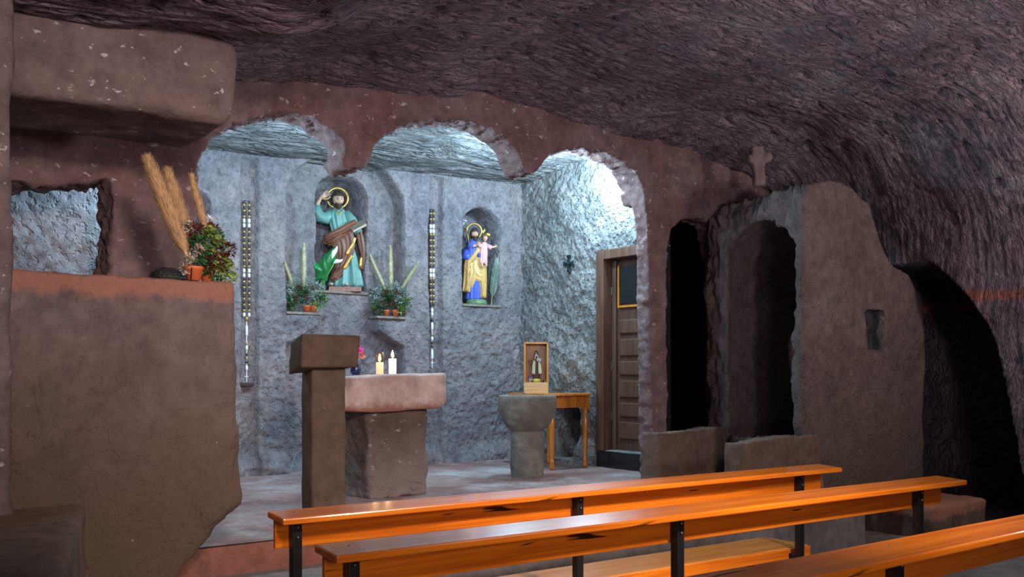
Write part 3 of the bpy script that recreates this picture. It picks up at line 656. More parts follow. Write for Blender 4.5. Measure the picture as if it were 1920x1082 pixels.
# ================================================================== FONT
fx = (5.34, 6.72, 0)
ft = thing('baptismal_font', 'grey stone baptismal font with a round bowl on a thick column', 'font', fx)
pr = [(0.148, -0.01), (0.150, 0.1), (0.149, 0.25), (0.146, 0.36), (0.14, 0.42)]
def font_disp(c, n): return fbm(c, (4, 4, 9), 3, 37)*0.006+fbm(c, 20, 2, 38)*0.002
rk = rock('font_column', lathe(pr, 40), 'font', voxel=0.012, smooth=2, disp=font_disp); rk.parent = ft
bw = [(0.125, 0.405), (0.15, 0.425), (0.20, 0.475), (0.24, 0.54), (0.262, 0.61), (0.266, 0.68), (0.258, 0.725), (0.25, 0.735), (0.225, 0.735), (0.215, 0.70), (0.18, 0.60), (0.10, 0.54), (0.01, 0.52)]
rk = rock('font_bowl', lathe(bw, 48), 'font', voxel=0.012, smooth=2, disp=font_disp); rk.parent = ft

# ================================================================== TABLE
TZ = 0.735
tb = thing('side_table', 'honey-brown wooden side table with turned legs against the rough wall', 'table', (6.12, 7.35, 0))
tl = (6.12, 7.35, 0)
tx0, tx1, ty0, ty1 = 5.84, 6.43, 6.98, 7.74; c_ = 0.09
obj('tabletop', prism([(tx0+c_, ty0), (tx1-c_, ty0), (tx1, ty0+c_), (tx1, ty1-c_), (tx1-c_, ty1), (tx0+c_, ty1), (tx0, ty1-c_), (tx0, ty0+c_)], 'z', TZ-0.024, TZ), 'honey', tb, bevel=0.006, world_of=tl)
ax0, ax1, ay0, ay1 = 5.93, 6.36, 7.08, 7.64
obj('apron', merge(box(ax0, ax1, ay0-0.012, ay0+0.008, TZ-0.135, TZ-0.024), box(ax0, ax1, ay1-0.01, ay1+0.01, TZ-0.135, TZ-0.024), box(ax0-0.012, ax0+0.008, ay0, ay1, TZ-0.135, TZ-0.024), box(ax1-0.01, ax1+0.01, ay0, ay1, TZ-0.135, TZ-0.024)), 'honey', tb, bevel=0.003, world_of=tl)
obj('moulding', merge(box(ax0, ax1, ay0-0.02, ay0-0.012, TZ-0.14, TZ-0.125), box(ax0-0.02, ax0-0.012, ay0, ay1, TZ-0.14, TZ-0.125)), 'honey', tb, world_of=tl)
lp = [(0.016, 0), (0.024, 0.015), (0.027, 0.04), (0.02, 0.062), (0.026, 0.075), (0.026, 0.085), (0.016, 0.10), (0.019, 0.12), (0.022, 0.20), (0.027, 0.38), (0.029, 0.46), (0.022, 0.50), (0.017, 0.515), (0.027, 0.53), (0.027, 0.542), (0.018, 0.555), (0.024, 0.57), (0.024, 0.578)]
for lx, ly_ in ((ax0, ay0), (ax1, ay0), (ax0, ay1), (ax1, ay1)):
    obj('leg', merge(lathe(lp, 18, (lx, ly_, 0)), box(lx-0.028, lx+0.028, ly_-0.028, ly_+0.028, 0.575, TZ-0.024)), 'honey', tb, True, world_of=tl).data.polygons.foreach_set('use_smooth', [True]*(18*17)+[False]*8)

# ================================================================== FIGURES
def head_vf(R, face=(0, -1), nose=1.0):
    """head of half-height R looking to -Y, centred on origin"""
    nu, nv = 36, 28; V = []; Fc = []
    for i in range(nv+1):
        t = -PI/2+PI*i/nv
        for j in range(nu):
            a = 2*PI*j/nu
            x = math.cos(t)*math.cos(a); y = math.cos(t)*math.sin(a); z = math.sin(t)
            sx, sy = 0.72, 0.86
            if z < 0: sx *= 1-0.28*(-z)**1.3; sy *= 1-0.1*(-z)
            X_, Y_, Z_ = x*sx, y*sy, z
            f = max(0, -y)
            g = lambda cx_, cz_, wx, wz: math.exp(-((X_-cx_)/wx)**2-((Z_-cz_)/wz)**2)*(f**2)
            Y_ -= nose*0.20*g(0, -0.12, 0.10, 0.12)+nose*0.10*g(0, 0.05, 0.08, 0.18)     # nose
            Y_ += 0.09*(g(0.24, 0.06, 0.13, 0.09)+g(-0.24, 0.06, 0.13, 0.09))              # sockets
            Y_ -= 0.05*g(0, 0.22, 0.4, 0.08)                                               # brow
            Y_ -= 0.05*g(0, -0.38, 0.16, 0.04)+0.04*g(0, -0.47, 0.14, 0.04)                # lips
            Y_ -= 0.08*g(0, -0.72, 0.2, 0.14)                                              # chin
            V.append((X_*R, Y_*R, Z_*R))
    for i in range(nv):
        for j in range(nu): Fc.append((i*nu+j, i*nu+(j+1)%nu, (i+1)*nu+(j+1)%nu, (i+1)*nu+j))
    ears = [ball((s*0.72*R, 0.03*R, -0.03*R), 0.16*R, 8, 6, (0.4, 0.7, 1.2)) for s in (-1, 1)]
    return merge((V, Fc), *ears)
def hair_vf(R, length=0.25, seed=0, front=0.45):
    """cap of hair around the head, open at the face"""
    nu, nv = 40, 22; V = []; Fc = []; keep = {}
    for i in range(nv+1):
        t = PI/2-(PI*0.5+length*PI*0.5)*i/nv
        for j in range(nu):
            a = 2*PI*j/nu+PI/2
            x = math.cos(t)*math.cos(a); y = math.cos(t)*math.sin(a); z = math.sin(t)
            k = 1.13+0.05*math.sin(a*9+seed+3*z)+0.03*math.sin(a*17+5*z)
            V.append((x*0.78*R*k, (y*0.88+0.05)*R*k, z*1.02*R*k))
    for i in range(nv):
        for j in range(nu):
            c = [V[q_] for q_ in (i*nu+j, i*nu+(j+1)%nu)]
            yy = c[0][1]/R; z_ = c[0][2]/R
            if yy < -0.30 and z_ < front: continue
            Fc.append((i*nu+j, i*nu+(j+1)%nu, (i+1)*nu+(j+1)%nu, (i+1)*nu+j))
    return V, Fc
def beard_vf(R, l=0.5):
    V, Fc = [], []
    nu, nv = 22, 10
    for i in range(nv+1):
        k = i/nv
        for j in range(nu+1):
            a = math.radians(-200+220*j/nu); 
            z = -0.52-k*(0.42+l*max(0, math.sin(-a))**2)
            rad = (0.72-0.30*k**1.5)*(1+0.06*math.sin(j*1.9+4*k))
            x = math.cos(a)*rad*0.86; y = math.sin(a)*rad*1.02-0.02
            z += (1-k)*0.42*abs(math.cos(a))**2
            V.append((x*R, y*R, z*R))
    for i in range(nv):
        for j in range(nu): q_ = i*(nu+1)+j; Fc.append((q_, q_+1, q_+nu+2, q_+nu+1))
    return V, Fc
def put_head(par, c, R, hair='hair', beard=0.5, rz=0, tilt=0, hl=0.35, roll=0):
    loc, rot = c, (tilt, roll, rz)
    h = obj('head', xf(head_vf(R), loc, rot), 'skin', par, True)
    obj('eyes', xf(merge(*[ball((s*0.24*R, -0.755*R, 0.05*R), 0.085*R, 8, 6, (1.3, .6, .75)) for s in (-1, 1)], *[tube([(s*0.12*R, -0.86*R, 0.22*R), (s*0.26*R, -0.84*R, 0.27*R), (s*0.38*R, -0.76*R, 0.22*R)], 0.025*R, 5) for s in (-1, 1)]), loc, rot), 'eye', h, True)
    obj('mouth', xf(ball((0, -0.87*R, -0.42*R), 0.11*R, 8, 6, (1.3, .4, .45)), loc, rot), 'lip', h, True)
    if hair: obj('hair', xf(hair_vf(R, hl), loc, rot), hair, h, True)
    if beard: 
        o = obj('beard', xf(beard_vf(R, beard), loc, rot), hair, h, True); s = o.modifiers.new('s', 'SOLIDIFY'); s.thickness = 0.12*R; s.offset = 1
    return h
def drape(secs, folds=9, amp=0.09, seg=72, ph=0.0, cap=True, a0=0, a1=None, swirl=0.0, top_amp=0.3):
    """lofted cloth: secs = (z, cx, cy, rx, ry); folds grow deeper toward the hem"""
    full = a1 is None
    nz = 34; zs = np.array([s[0] for s in secs]); T = np.linspace(0, 1, nz)
    order = np.argsort(zs); S = np.array(secs)[order]
    zz_ = S[0, 0]+(S[-1, 0]-S[0, 0])*T
    rings = []
    for z, t in zip(zz_, T):
        cx_, cy_, rx, ry = [np.interp(z, S[:, 0], S[:, k]) for k in (1, 2, 3, 4)]
        am = amp*(1-t*(1-top_amp)); ring = []
        m = seg if full else seg+1
        for j in range(m):
            a = 2*PI*j/seg if full else a0+(a1-a0)*j/seg
            fold = math.sin(folds*a+ph+swirl*t*6)+0.5*math.sin((folds*1.7)*a+1.3+ph-swirl*t*9)
            fold = math.copysign(abs(fold)**0.8, fold)
            k = 1+am*fold
            ring.append((cx_+rx*math.cos(a)*k, cy_+ry*math.sin(a)*k, z+(0.01*fold*am*4 if t < 0.05 else 0)))
        rings.append(ring)
    return loft(rings, cap=full and cap, closed=full)
def hand_vf(p, d, n, s=1.0, curl=0.3, side=1):
    """palm and five bent fingers; p wrist, d direction of fingers, n palm normal"""
    p = Vector(p); d = Vector(d).normalized(); n = Vector(n); n = (n-d*n.dot(d)).normalized(); x = d.cross(n)*side
    parts = []
    R = [[tuple(p+d*L_*s+x*(math.cos(a)*w_*s)+n*(math.sin(a)*th*s)) for a in np.linspace(0, 2*PI, 10, endpoint=False)] for L_, w_, th in ((-0.012, .013, .011), (0.0, .015, .011), (0.02, .021, .011), (0.038, .022, .010), (0.045, .019, .008))]
    parts.append(loft(R))
    for k, (ox, ln) in enumerate(((-0.017, .036), (-0.006, .042), (0.006, .040), (0.016, .031))):
        b = p+(d*0.040+x*ox)*s; c1 = curl*(0.7+0.15*k)
        m1 = b+(d*math.cos(c1)+n*math.sin(c1)+x*ox*4)*ln*0.5*s; m2 = m1+(d*math.cos(c1*2.2)+n*math.sin(c1*2.2))*ln*0.3*s; e = m2+(d*math.cos(c1*3.2)+n*math.sin(c1*3.2))*ln*0.25*s
        parts.append(tube([b-d*.008*s, b, m1, m2, e], [.0052*s, .0055*s, .005*s, .0045*s, .003*s], 8))
    b = p+(d*0.012-x*0.014)*s
    parts.append(tube([b, b+(d*.5-x*.8+n*.2)*.018*s, b+(d*1.3-x*.9+n*.5)*.026*s, b+(d*2.1-x*.9+n*.7)*.026*s], [.0065*s, .0065*s, .0055*s, .0035*s], 8))
    return merge(*parts)
def strip(pts, width, thick, nrm=(0, -1, 0)):
    """folded band of cloth along pts"""
    rings = []; pts = [Vector(p) for p in pts]; n = len(pts)
    # smooth the path
    dense = []
    for i in range(n-1):
        for k in range(5): 
            t = k/5; p_1 = pts[max(i-1, 0)]; p1 = pts[i]; p2 = pts[i+1]; p3 = pts[min(i+2, n-1)]
            dense.append(0.5*((2*p1)+(-p_1+p2)*t+(2*p_1-5*p1+4*p2-p3)*t*t+(-p_1+3*p1-3*p2+p3)*t**3))
    dense.append(pts[-1])
    m = len(dense)
    for i, p in enumerate(dense):
        t = (dense[min(i+1, m-1)]-dense[max(i-1, 0)]).normalized(); s = t.cross(Vector(nrm)).normalized(); u = s.cross(t)
        k = i/(m-1); wd = width(k) if callable(width) else width
        ring = []
        for j in range(28):
            a = 2*PI*j/28; f = 1+0.4*math.sin(7*a+k*3)+0.3*math.sin(3*a+k*5)
            ring.append(tuple(p+s*math.cos(a)*wd*0.5+u*math.sin(a)*thick*f))
        rings.append(ring)
    return loft(rings)

def figure_root(name, label, px, sill_y, Y, rz_extra=0, z=None):
    p = W(px, sill_y, Y=Y)
    ang = -math.atan2(p[0], p[1])
    D = p[0]*ST+p[1]*CT
    t = thing(name, label, 'statue', (p[0], p[1], z if z is not None else p[2]), ang+rz_extra)
    return t, D/F
# ---- large saint
zN = NS['z0']+0.005
pt, s = figure_root('saint_statue', 'bearded saint statue in teal robe and brown mantle raising one hand in the large niche', 645, 545, YB+0.27, z=zN)
def q(px, py, y=0.0): return ((px-645)*s, y, (545-py)*s)
obj('statue_base', merge(box(*[v for v in (-28*s, 32*s)], -0.11, 0.11, 0, 9*s)), 'brick', pt, bevel=0.006)
b_ = 9*s
def sec(py, pxc, rx, ry, cy=0): return ((545-py)*s, (pxc-645)*s, cy, rx*s, ry*s)
obj('robe', drape([sec(535, 649, 27, 20), sec(520, 650, 25, 18), sec(490, 650, 20, 15), sec(455, 645, 16, 13), sec(436, 640, 15, 12), sec(415, 637, 18, 12), sec(400, 635, 19, 12), sec(392, 634, 13, 10), sec(386, 635, 6, 6)], folds=10, amp=0.22, top_amp=0.15, seg=120), 'teal', pt, True)
put_head(pt, q(634, 373, -0.02), 15*s, rz=0.25, tilt=0.05, beard=0.35, hl=0.3)
obj('neck', tube([q(635, 392), q(634.5, 380, -0.01)], [6*s, 5.5*s], 12), 'skin', pt, True)
# raised right arm
obj('sleeve', tube([q(624, 397, 0.01), q(612, 408, -0.01), q(600, 405, -0.02), q(595, 396, -0.025), q(594, 384, -0.03)], [9*s, 11.5*s, 11.5*s, 10*s, 7.5*s], 16), 'teal', pt, True)
obj('forearm', merge(tube([q(595, 396, -0.025), q(597, 380, -0.035), q(602, 371, -0.04)], [5.5*s, 4.2*s, 3.2*s], 12), hand_vf(q(602, 371, -0.04), (0.72, -0.1, 0.55), (0.3, -1, 0.1), 1.3, 0.12, -1)), 'skin', pt, True)
# left arm, book
obj('sleeve', tube([q(648, 397, 0.0), q(660, 412, -0.01), q(668, 428, -0.03), q(672, 434, -0.05)], [9*s, 10*s, 9*s, 8*s], 16), 'teal', pt, True)
obj('hand', hand_vf(q(668, 427, -0.07), (0.75, -0.3, 0.25), (0, 0, 1), 1.0, 0.5, 1), 'skin', pt, True)
bk = obj('book', xf(box(-14*s, 14*s, -0.045, 0.045, -0.004, 0.018), q(671, 424, -0.10), (0.65, -0.52, 0.1)), 'page', pt, bevel=0.002)
obj('book_cover', xf(merge(box(-14.5*s, 14.5*s, -0.048, 0.048, -0.008, -0.004), box(-14.5*s, 14.5*s, -0.048, 0.048, 0.018, 0.021)), q(671, 424, -0.10), (0.65, -0.52, 0.1)), 'sill', bk)
# mantle: waist roll, diagonal falls, side fall
mt = obj('mantle', merge(
    strip([q(668, 415, -0.07), q(655, 424, -0.085), q(640, 434, -0.085), q(622, 443, -0.07), q(613, 450, -0.03), q(614, 440, 0.03)], lambda k: (13+5*math.sin(k*PI))*s, 0.020),
    strip([q(660, 424, -0.075), q(645, 438, -0.09), q(628, 452, -0.085), q(616, 455, -0.05)], lambda k: 11*s, 0.018),
    strip([q(634, 440, -0.08), q(641, 465, -0.085), q(640, 490, -0.08), q(632, 512, -0.085), q(624, 524, -0.08)], lambda k: (20-8*k)*s, 0.016),
    strip([q(650, 432, -0.075), q(656, 455, -0.08), q(652, 480, -0.085), q(640, 505, -0.088), q(628, 522, -0.088)], lambda k: (22-12*k)*s, 0.018),
    strip([q(625, 446, -0.06), q(636, 470, -0.075), q(634, 495, -0.075), q(626, 515, -0.07)], lambda k: (16-6*k)*s, 0.014),
    strip([q(672, 430, -0.03), q(677, 455, -0.035), q(680, 480, -0.03), q(676, 502, -0.03)], lambda k: (10+3*math.sin(k*6))*s, 0.02)), 'brown', pt, True)
obj('gold_hem', merge(strip([q(665, 444, -0.09), q(662, 455, -0.102), q(656, 466, -0.105), q(650, 476, -0.105)], 4.5*s, 0.006), strip([q(660, 478, -0.108), q(653, 490, -0.112), q(645, 503, -0.115)], 4.5*s, 0.006), strip([q(677, 480, -0.055), q(675, 498, -0.055)], 4*s, 0.006)), 'gold', mt, True)
obj('belt', torus((q(641, 433)[0], 0, q(641, 433)[2]), 0.001, 0.001), 'gold', pt) if False else None
obj('belt', loft([[(q(640, 0)[0]+15.5*s*math.cos(a), 12.6*s*math.sin(a), (545-y_)*s) for a in np.linspace(0, 2*PI, 32, endpoint=False)] for y_ in (431, 427)]), 'gold', pt, True)
obj('collar_trim', tube([q(630, 391, -0.055), q(637, 402, -0.072), q(643, 391, -0.055)], 0.006, 6), 'gold', pt, True)
obj('halo', torus(q(633, 367, 0.05), 19*s, 2.2*s, tilt=(0, 0, 0), wav=0.12), 'halo', pt, True)
for fxp in (622, 650): obj('foot', ball(q(fxp, 532, -0.10), 0.026, 10, 8, (0.8, 1.6, 0.6)), 'skin', pt, True)

# ---- saint with child
js, s = figure_root('saint_statue', 'bearded saint statue in blue tunic and ochre cloak carrying a child in the small niche', 893, 570, YB+0.12, z=NJ['z0']+0.005)
def q(px, py, y=0.0): return ((px-893)*s, y, (570-py)*s)
def sec(py, pxc, rx, ry, cy=0): return ((570-py)*s, (pxc-893)*s, cy, rx*s, ry*s)
obj('statue_base', lathe([(20*s, 0), (21*s, 3*s), (19*s, 9*s), (16*s, 10.5*s)], 28), 'moss', js, True)
obj('tunic', drape([sec(560, 889, 16, 13), sec(535, 890, 15, 12), sec(500, 889, 13, 11), sec(475, 887, 12, 10), sec(460, 887, 12.5, 9), sec(453, 887, 9.5, 7.5), sec(447, 887, 4.5, 4.5)], folds=12, amp=0.11, top_amp=0.1), 'blue', js, True)
put_head(js, q(890, 437, -0.015), 9.8*s, rz=0.35, beard=0.45, hl=0.45)
obj('neck', tube([q(888, 449), q(889, 440)], 3.8*s, 10), 'skin', js, True)
obj('sleeve', tube([q(879, 457, 0.01), q(873, 470, -0.01), q(874, 480, -0.025), q(882, 480, -0.05)], [5.5*s, 7.5*s, 8.5*s, 8*s], 14), 'blue', js, True)
obj('hand', hand_vf(q(888, 462, -0.085), (0.5, -0.2, 0.8), (0.3, -1, 0), 0.62, 0.5, -1), 'skin', js, True)
ck = obj('cloak', merge(
    drape([sec(545, 876, 9, 10, -0.01), sec(520, 877, 8, 10, -0.01), sec(495, 878, 8, 10, -0.01), sec(484, 879, 7, 9, -0.01)], folds=7, amp=0.16, top_amp=0.5),
    drape([sec(556, 905, 6, 8, -0.01), sec(520, 903, 9, 10, -0.01), sec(490, 900, 11, 11, -0.01), sec(468, 898, 9, 9, -0.01)], folds=7, amp=0.16, top_amp=0.5),
    strip([q(873, 492, -0.04), q(880, 488, -0.06), q(889, 478, -0.07), q(897, 465, -0.06), q(898, 452, -0.02)], lambda k: 7*s, 0.014),
    strip([q(880, 495, -0.05), q(888, 505, -0.068), q(896, 515, -0.068), q(905, 516, -0.055)], lambda k: 22*s, 0.014),
    strip([q(886, 488, -0.06), q(888, 510, -0.07), q(882, 530, -0.066), q(876, 545, -0.055)], lambda k: (17-5*k)*s, 0.014)), 'ochre', js, True)
obj('gold_hem', merge(strip([q(877, 496, -0.06), q(887, 488, -0.08), q(893, 474, -0.082)], 2.2*s, 0.004), strip([q(908, 500, -0.055), q(909, 530, -0.055), q(906, 555, -0.05)], 2*s, 0.004)), 'gold', ck, True)
obj('halo', torus(q(889, 430, 0.035), 14*s, 1.7*s, wav=0.1), 'halo', js, True)
obj('lily_staff', merge(tube([q(881, 462, -0.085), q(874, 424, -0.07)], 0.0035, 8)), 'gold', js, True)
obj('lily_bloom', merge(cluster(q(872.5, 416, -0.07), 0.018, 26, 0.022, 0.014, upb=0.5)), 'lily', js)
# the child on his arm
ch = obj('child_tunic', drape([sec(493, 905, 8, 6, -0.055), sec(480, 906, 7.5, 6, -0.06), sec(465, 907, 7.5, 6, -0.06), sec(457, 908, 6.5, 5, -0.06), sec(453, 908, 3, 3, -0.06)], folds=8, amp=0.10), 'pink', js, True)
put_head(js, q(909.5, 445.5, -0.065), 6.8*s, hair='blond', beard=0, rz=-0.1, hl=0.3)
obj('child_sleeves', merge(tube([q(912, 458, -0.06), q(919, 463, -0.075), q(922, 464, -0.08)], [3.4*s, 4.2*s, 4.2*s], 10), tube([q(903, 458, -0.06), q(898, 462, -0.085)], [3.2*s, 4*s], 10)), 'pink', js, True)
obj('child_arm', merge(tube([q(921, 464, -0.08), q(926, 462.5, -0.09)], [2.2*s, 1.8*s], 8), hand_vf(q(926, 462.5, -0.09), (1, -0.1, 0.3), (0, -1, 0), 0.45, 0.15)), 'skin', js, True)
obj('child_legs', merge(tube([q(903, 488, -0.07), q(904, 499, -0.10)], [2.6*s, 1.8*s], 8), tube([q(909, 488, -0.07), q(912, 497, -0.10)], [2.6*s, 1.8*s], 8), ball(q(904, 500, -0.108), 0.012, 8, 6, (.8, 1.5, .7)), ball(q(912, 498, -0.108), 0.012, 8, 6, (.8, 1.5, .7))), 'skin', js, True)
obj('child_crown', merge(*[ball(q(909+dx_, 437+dy_, -0.05), 0.010, 8, 6, (1.0, .5, 1.4)) for dx_, dy_ in ((-3, -3), (-1, -6), (8, 2), (5, 1))]), 'yellow', js, True)
obj('forearm', tube([q(899, 470, -0.02), q(900, 478, -0.05), q(907, 486, -0.06)], [6*s, 6*s, 4*s], 12), 'blue', js, True)

# palm frond
pp = W(921, 572, Y=YB+0.05)
pf_ = thing('palm_frond', 'dried green palm frond leaning on the right side of the small niche', 'palm leaf', (pp[0], pp[1], NJ['z0']+0.004), -math.atan2(pp[0], pp[1]))
parts = []
for k in range(90):
    t = 0.18+0.80*k/90; b = Vector((0.01+0.06*t, 0.01, 0.52*t)); sd = 1 if k % 2 else -1
    parts.append(leaf_vf(b, (sd*0.55, random.uniform(-.2, .2), 1.0), Vector((0, -1, 0.1)), 0.085*(math.sin(PI*min(1, t*.8+.15)))+0.01, 0.008))
obj('leaflets', merge(*parts), 'leaf_grey', pf_)
obj('stalk', tube([(0, 0, 0), (0.01, 0.01, 0.1), (0.07, 0.01, 0.52)], [0.005, 0.004, 0.002]), 'stem', pf_)
pf2 = thing('palm_frond', 'darker folded palm leaf standing behind the paler frond in the small niche', 'palm leaf', (pp[0]-0.055, pp[1]+0.09, NJ['z0']+0.004), -math.atan2(pp[0], pp[1]))
obj('leaflets', merge(*[leaf_vf((0.006*k, 0, 0.02), (0.05*(k-2), 0, 1), Vector((0, -1, 0)), 0.40+0.02*k, 0.022) for k in range(5)]), 'leaf', pf2)

# calla lilies in glass
vp = W(605, 541, Y=YB+0.20)
cl = thing('calla_lily_vase', 'green glass with calla lilies and a large leaf at the feet of the teal-robed saint', 'vase', (vp[0], vp[1], zN), -math.atan2(vp[0], vp[1]))
s = (vp[0]*ST+vp[1]*CT)/F
def q(px, py, y=0.0): return ((px-605)*s, y, (541-py)*s)
obj('glass', lathe([(0.020, 0.0), (0.024, 0.01), (0.025, 0.10), (0.022, 0.10), (0.021, 0.012), (0.004, 0.008)], 18), 'green_glass', cl, True)
def bigleaf(p, tip, wd, curl=0.03):
    p = Vector(p); tip = Vector(tip); d = tip-p; n = 12; V = []; Fc = []
    sd = d.normalized().cross(Vector((0, -1, 0))).normalized()
    for i in range(n+1):
        t = i/n; w_ = wd*(math.sin(PI*min(1, (0.06+0.94*t)**0.7))**0.55)*(1.1-0.25*t)
        for j in range(7):
            u = (j-3)/3
            o_ = p+d*t+sd*w_*u*0.5; o_ = o_+Vector((0, curl*(u*u)-0.03*math.sin(PI*t)+0.006*math.sin(9*t+u*3), 0.02*abs(u)*(1-t)*(-1 if t < .15 else 0)))
            V.append(tuple(o_))
    for i in range(n):
        for j in range(6): k = i*7+j; Fc.append((k, k+1, k+8, k+7))
    return V, Fc
obj('leaf', merge(bigleaf(q(600, 515, -0.02), q(631, 458, -0.05), 0.13), bigleaf(q(602, 518, -0.035), q(586, 486, -0.06), 0.10), bigleaf(q(606, 520, -0.03), q(611, 470, -0.03), 0.09)), 'leaf_bright', cl, True)
obj('stem', merge(tube([q(605, 530), q(612, 505, -0.03), q(622, 480, -0.06)], 0.004), tube([q(606, 530), q(616, 508, -0.03), q(627, 490, -0.07)], 0.004)), 'stem', cl, True)
for c0, c1 in (((622, 482), (629, 462)), ((625, 491), (638, 484))):
    p0 = Vector(q(*c0, -0.065)); p1 = Vector(q(*c1, -0.075)); a = (p1-p0).normalized(); sd = a.cross(Vector((0, -1, 0))).normalized(); u = sd.cross(a)
    rings = []
    for k, r in ((0, .005), (.2, .014), (.45, .022), (.7, .025), (.9, .018), (1, .006)):
        rings.append([tuple(p0+(p1-p0)*k+(sd*math.cos(t)+u*math.sin(t))*r+a*(0.022*k*k*math.cos(t))) for t in np.linspace(0, 2*PI, 16, endpoint=False)])
    obj('lily_bloom', loft(rings, cap=False), 'lily', cl, True, fixn=False)

# ---- flower arrangements on the corbels
def arrangement(label, pxc, pyb, plumes, pots, clusters, Y=YB+0.06):
    p = W(pxc, pyb, Y=Y); s = (p[0]*ST+p[1]*CT)/F
    t = thing('flower_arrangement', label, 'flower arrangement', p, -math.atan2(p[0], p[1]))
    q = lambda px, py, y=0.0: ((px-pxc)*s, y, (pyb-py)*s)
    for px, r in pots:
        P_ = obj('pot', xf(lathe([(r*0.78, 0), (r, 0.045), (r*1.1, 0.047), (r*1.1, 0.06), (r*0.98, 0.06), (r*0.9, 0.05)], 20), q(px, pyb, -0.03)), 'terra', t, True)
    for a, b, r, bd in plumes: obj('plume', plume(q(*a), q(*b), r*1.35, 900, 0.028, bd), 'plume_pale', t)
    for nm, mat, lst in clusters:
        G = [lst] if 'foliage' in nm else [[c] for c in lst]
        for g_ in G: obj(nm, merge(*[cluster(q(x, y, yy), rad, n, ln, wd, (1.1, 0.8, 1)) for x, y, yy, rad, n, ln, wd in g_]), mat, t)
    return t
def std(cx, cy, w):
    r = random.Random(int(cx))
    S = lambda dx, dy, y, rad, n, ln, wd: (cx+dx, cy+dy, y, rad, n, ln, wd)
    return [('grey_foliage', 'leaf_grey', [S(-w*.85, -10, -.02, .05, 130, .03, .013), S(-w*.4, -18, .0, .055, 150, .03, .013), S(w*.25, -20, 0, .055, 150, .03, .013), S(w*.65, -10, -.02, .055, 150, .03, .013), S(-w*.7, 6, -.05, .05, 120, .03, .013), S(w*.45, 4, -.06, .045, 100, .028, .013)]),
            ('green_foliage', 'leaf', [S(-w*.7, 18, -.05, .06, 150, .03, .018), S(w*.7, 14, -.04, .065, 170, .03, .018), S(0, 6, -.03, .07, 150, .03, .018), S(-w*.2, -4, -.02, .06, 120, .03, .018)]),
            ('light_foliage', 'leaf_lime', [S(w*.8, 6, -.05, .045, 60, .028, .016), S(-w*.9, 22, -.05, .035, 40, .028, .016), S(w*.5, 22, -.06, .04, 50, .028, .016)]),
            ('dark_flower', 'cone', [S(-w*.3, -10, -.07, .02, 60, .018, .012), S(w*.05, 8, -.085, .022, 70, .018, .012), S(-w*.45, 9, -.08, .02, 60, .018, .012), S(w*.35, -10, -.07, .018, 50, .018, .012)])]
arrangement('left corbel arrangement of pale plumes and silver foliage below the large niche', 573, 585,
    [((570, 545), (570, 456), 0.030, 0), ((552, 545), (530, 468), 0.018, 0.02)], [(576, 0.036), (588, 0.03)], std(572, 551, 38))
arrangement('right corbel arrangement with three pale plumes fanned over silver foliage', 734, 593,
    [((733, 548), (732, 461), 0.028, 0), ((724, 548), (698, 478), 0.020, 0.02), ((748, 550), (782, 490), 0.020, -0.01)], [(725, 0.03), (741, 0.03)], std(733, 560, 34))

# ---- big arrangement on the ledge
pb = W(367, 513, Y=5.02)
t = thing('flower_arrangement', 'large dried arrangement with tan pampas plumes in an orange pot on the left ledge', 'flower arrangement', (pb[0], pb[1], ZL+0.008), -math.atan2(pb[0], pb[1]))
s = (pb[0]*ST+pb[1]*CT)/F
q = lambda px, py, y=0.0: ((px-367)*s, y, (514-py)*s)
obj('pot', xf(lathe([(0.034, 0), (0.048, 0.055), (0.053, 0.057), (0.054, 0.072), (0.047, 0.072), (0.043, 0.06)], 24), q(364, 514, -0.02)), 'terra', t, True)
obj('pot', xf(lathe([(0.028, 0), (0.038, 0.05), (0.042, 0.05), (0.042, 0.062), (0.036, 0.062)], 24), q(388, 514, 0.03)), 'terra', t, True)
obj('plume', plume(q(352, 470), q(289, 287, 0.02), 0.062, 3800, 0.05, 0.02), 'plume', t)
obj('plume', plume(q(358, 455, 0.05), q(322, 306, 0.06), 0.052, 2600, 0.045, 0.015), 'plume', t)
obj('plume', plume(q(386, 425, 0.02), q(363, 315, 0.02), 0.028, 1000, 0.032, 0.01), 'plume', t)
def cl(nm, mat, lst):
    for g_ in ([lst] if 'foliage' in nm else [[c] for c in lst]): obj(nm, merge(*[cluster(q(x, y, yy), rad*s, n, ln, wd, (1.05, 0.8, 1)) for x, y, yy, rad, n, ln, wd in g_]), mat, t)
obj('plume_stem', merge(tube([q(352, 470), q(362, 500)], .004), tube([q(358, 455, .05), q(366, 500)], .004), tube([q(386, 425, .02), q(372, 500)], .003)), 'stem', t)
cl('dark_red_foliage', 'leaf_red', [(367, 420, 0, 15, 150, .026, .02), (397, 415, .03, 11, 80, .026, .02), (412, 478, -.04, 18, 190, .024, .019), (425, 455, -.02, 14, 90, .024, .019), (395, 483, -.03, 15, 110, .024, .019)])
cl('green_foliage', 'leaf', [(372, 445, -.01, 15, 150, .028, .02), (385, 470, -.02, 18, 190, .028, .02), (400, 435, 0, 14, 120, .028, .02), (378, 490, -.01, 16, 140, .026, .018), (410, 500, -.03, 17, 120, .026, .018)])
cl('lime_foliage', 'leaf_lime', [(405, 450, -.04, 20, 130, .024, .018), (418, 490, -.06, 19, 120, .022, .017), (425, 508, -.04, 14, 90, .022, .017), (392, 425, -.03, 12, 60, .022, .017)])
cl('dried_white_flower', 'dry_white', [(352, 414, -.02, 10, 90, .018, .014), (372, 460, -.08, 9, 90, .018, .014), (358, 478, -.07, 9, 90, .018, .014), (349, 494, -.05, 9, 80, .018, .014)])
cl('white_flower', 'bead_w', [(391, 395, .06, 6, 50, .018, .014)])
obj('ribbon', tube([q(359, 514, -0.072), q(360, 492, -0.078)], 0.003, 6), 'black', t)
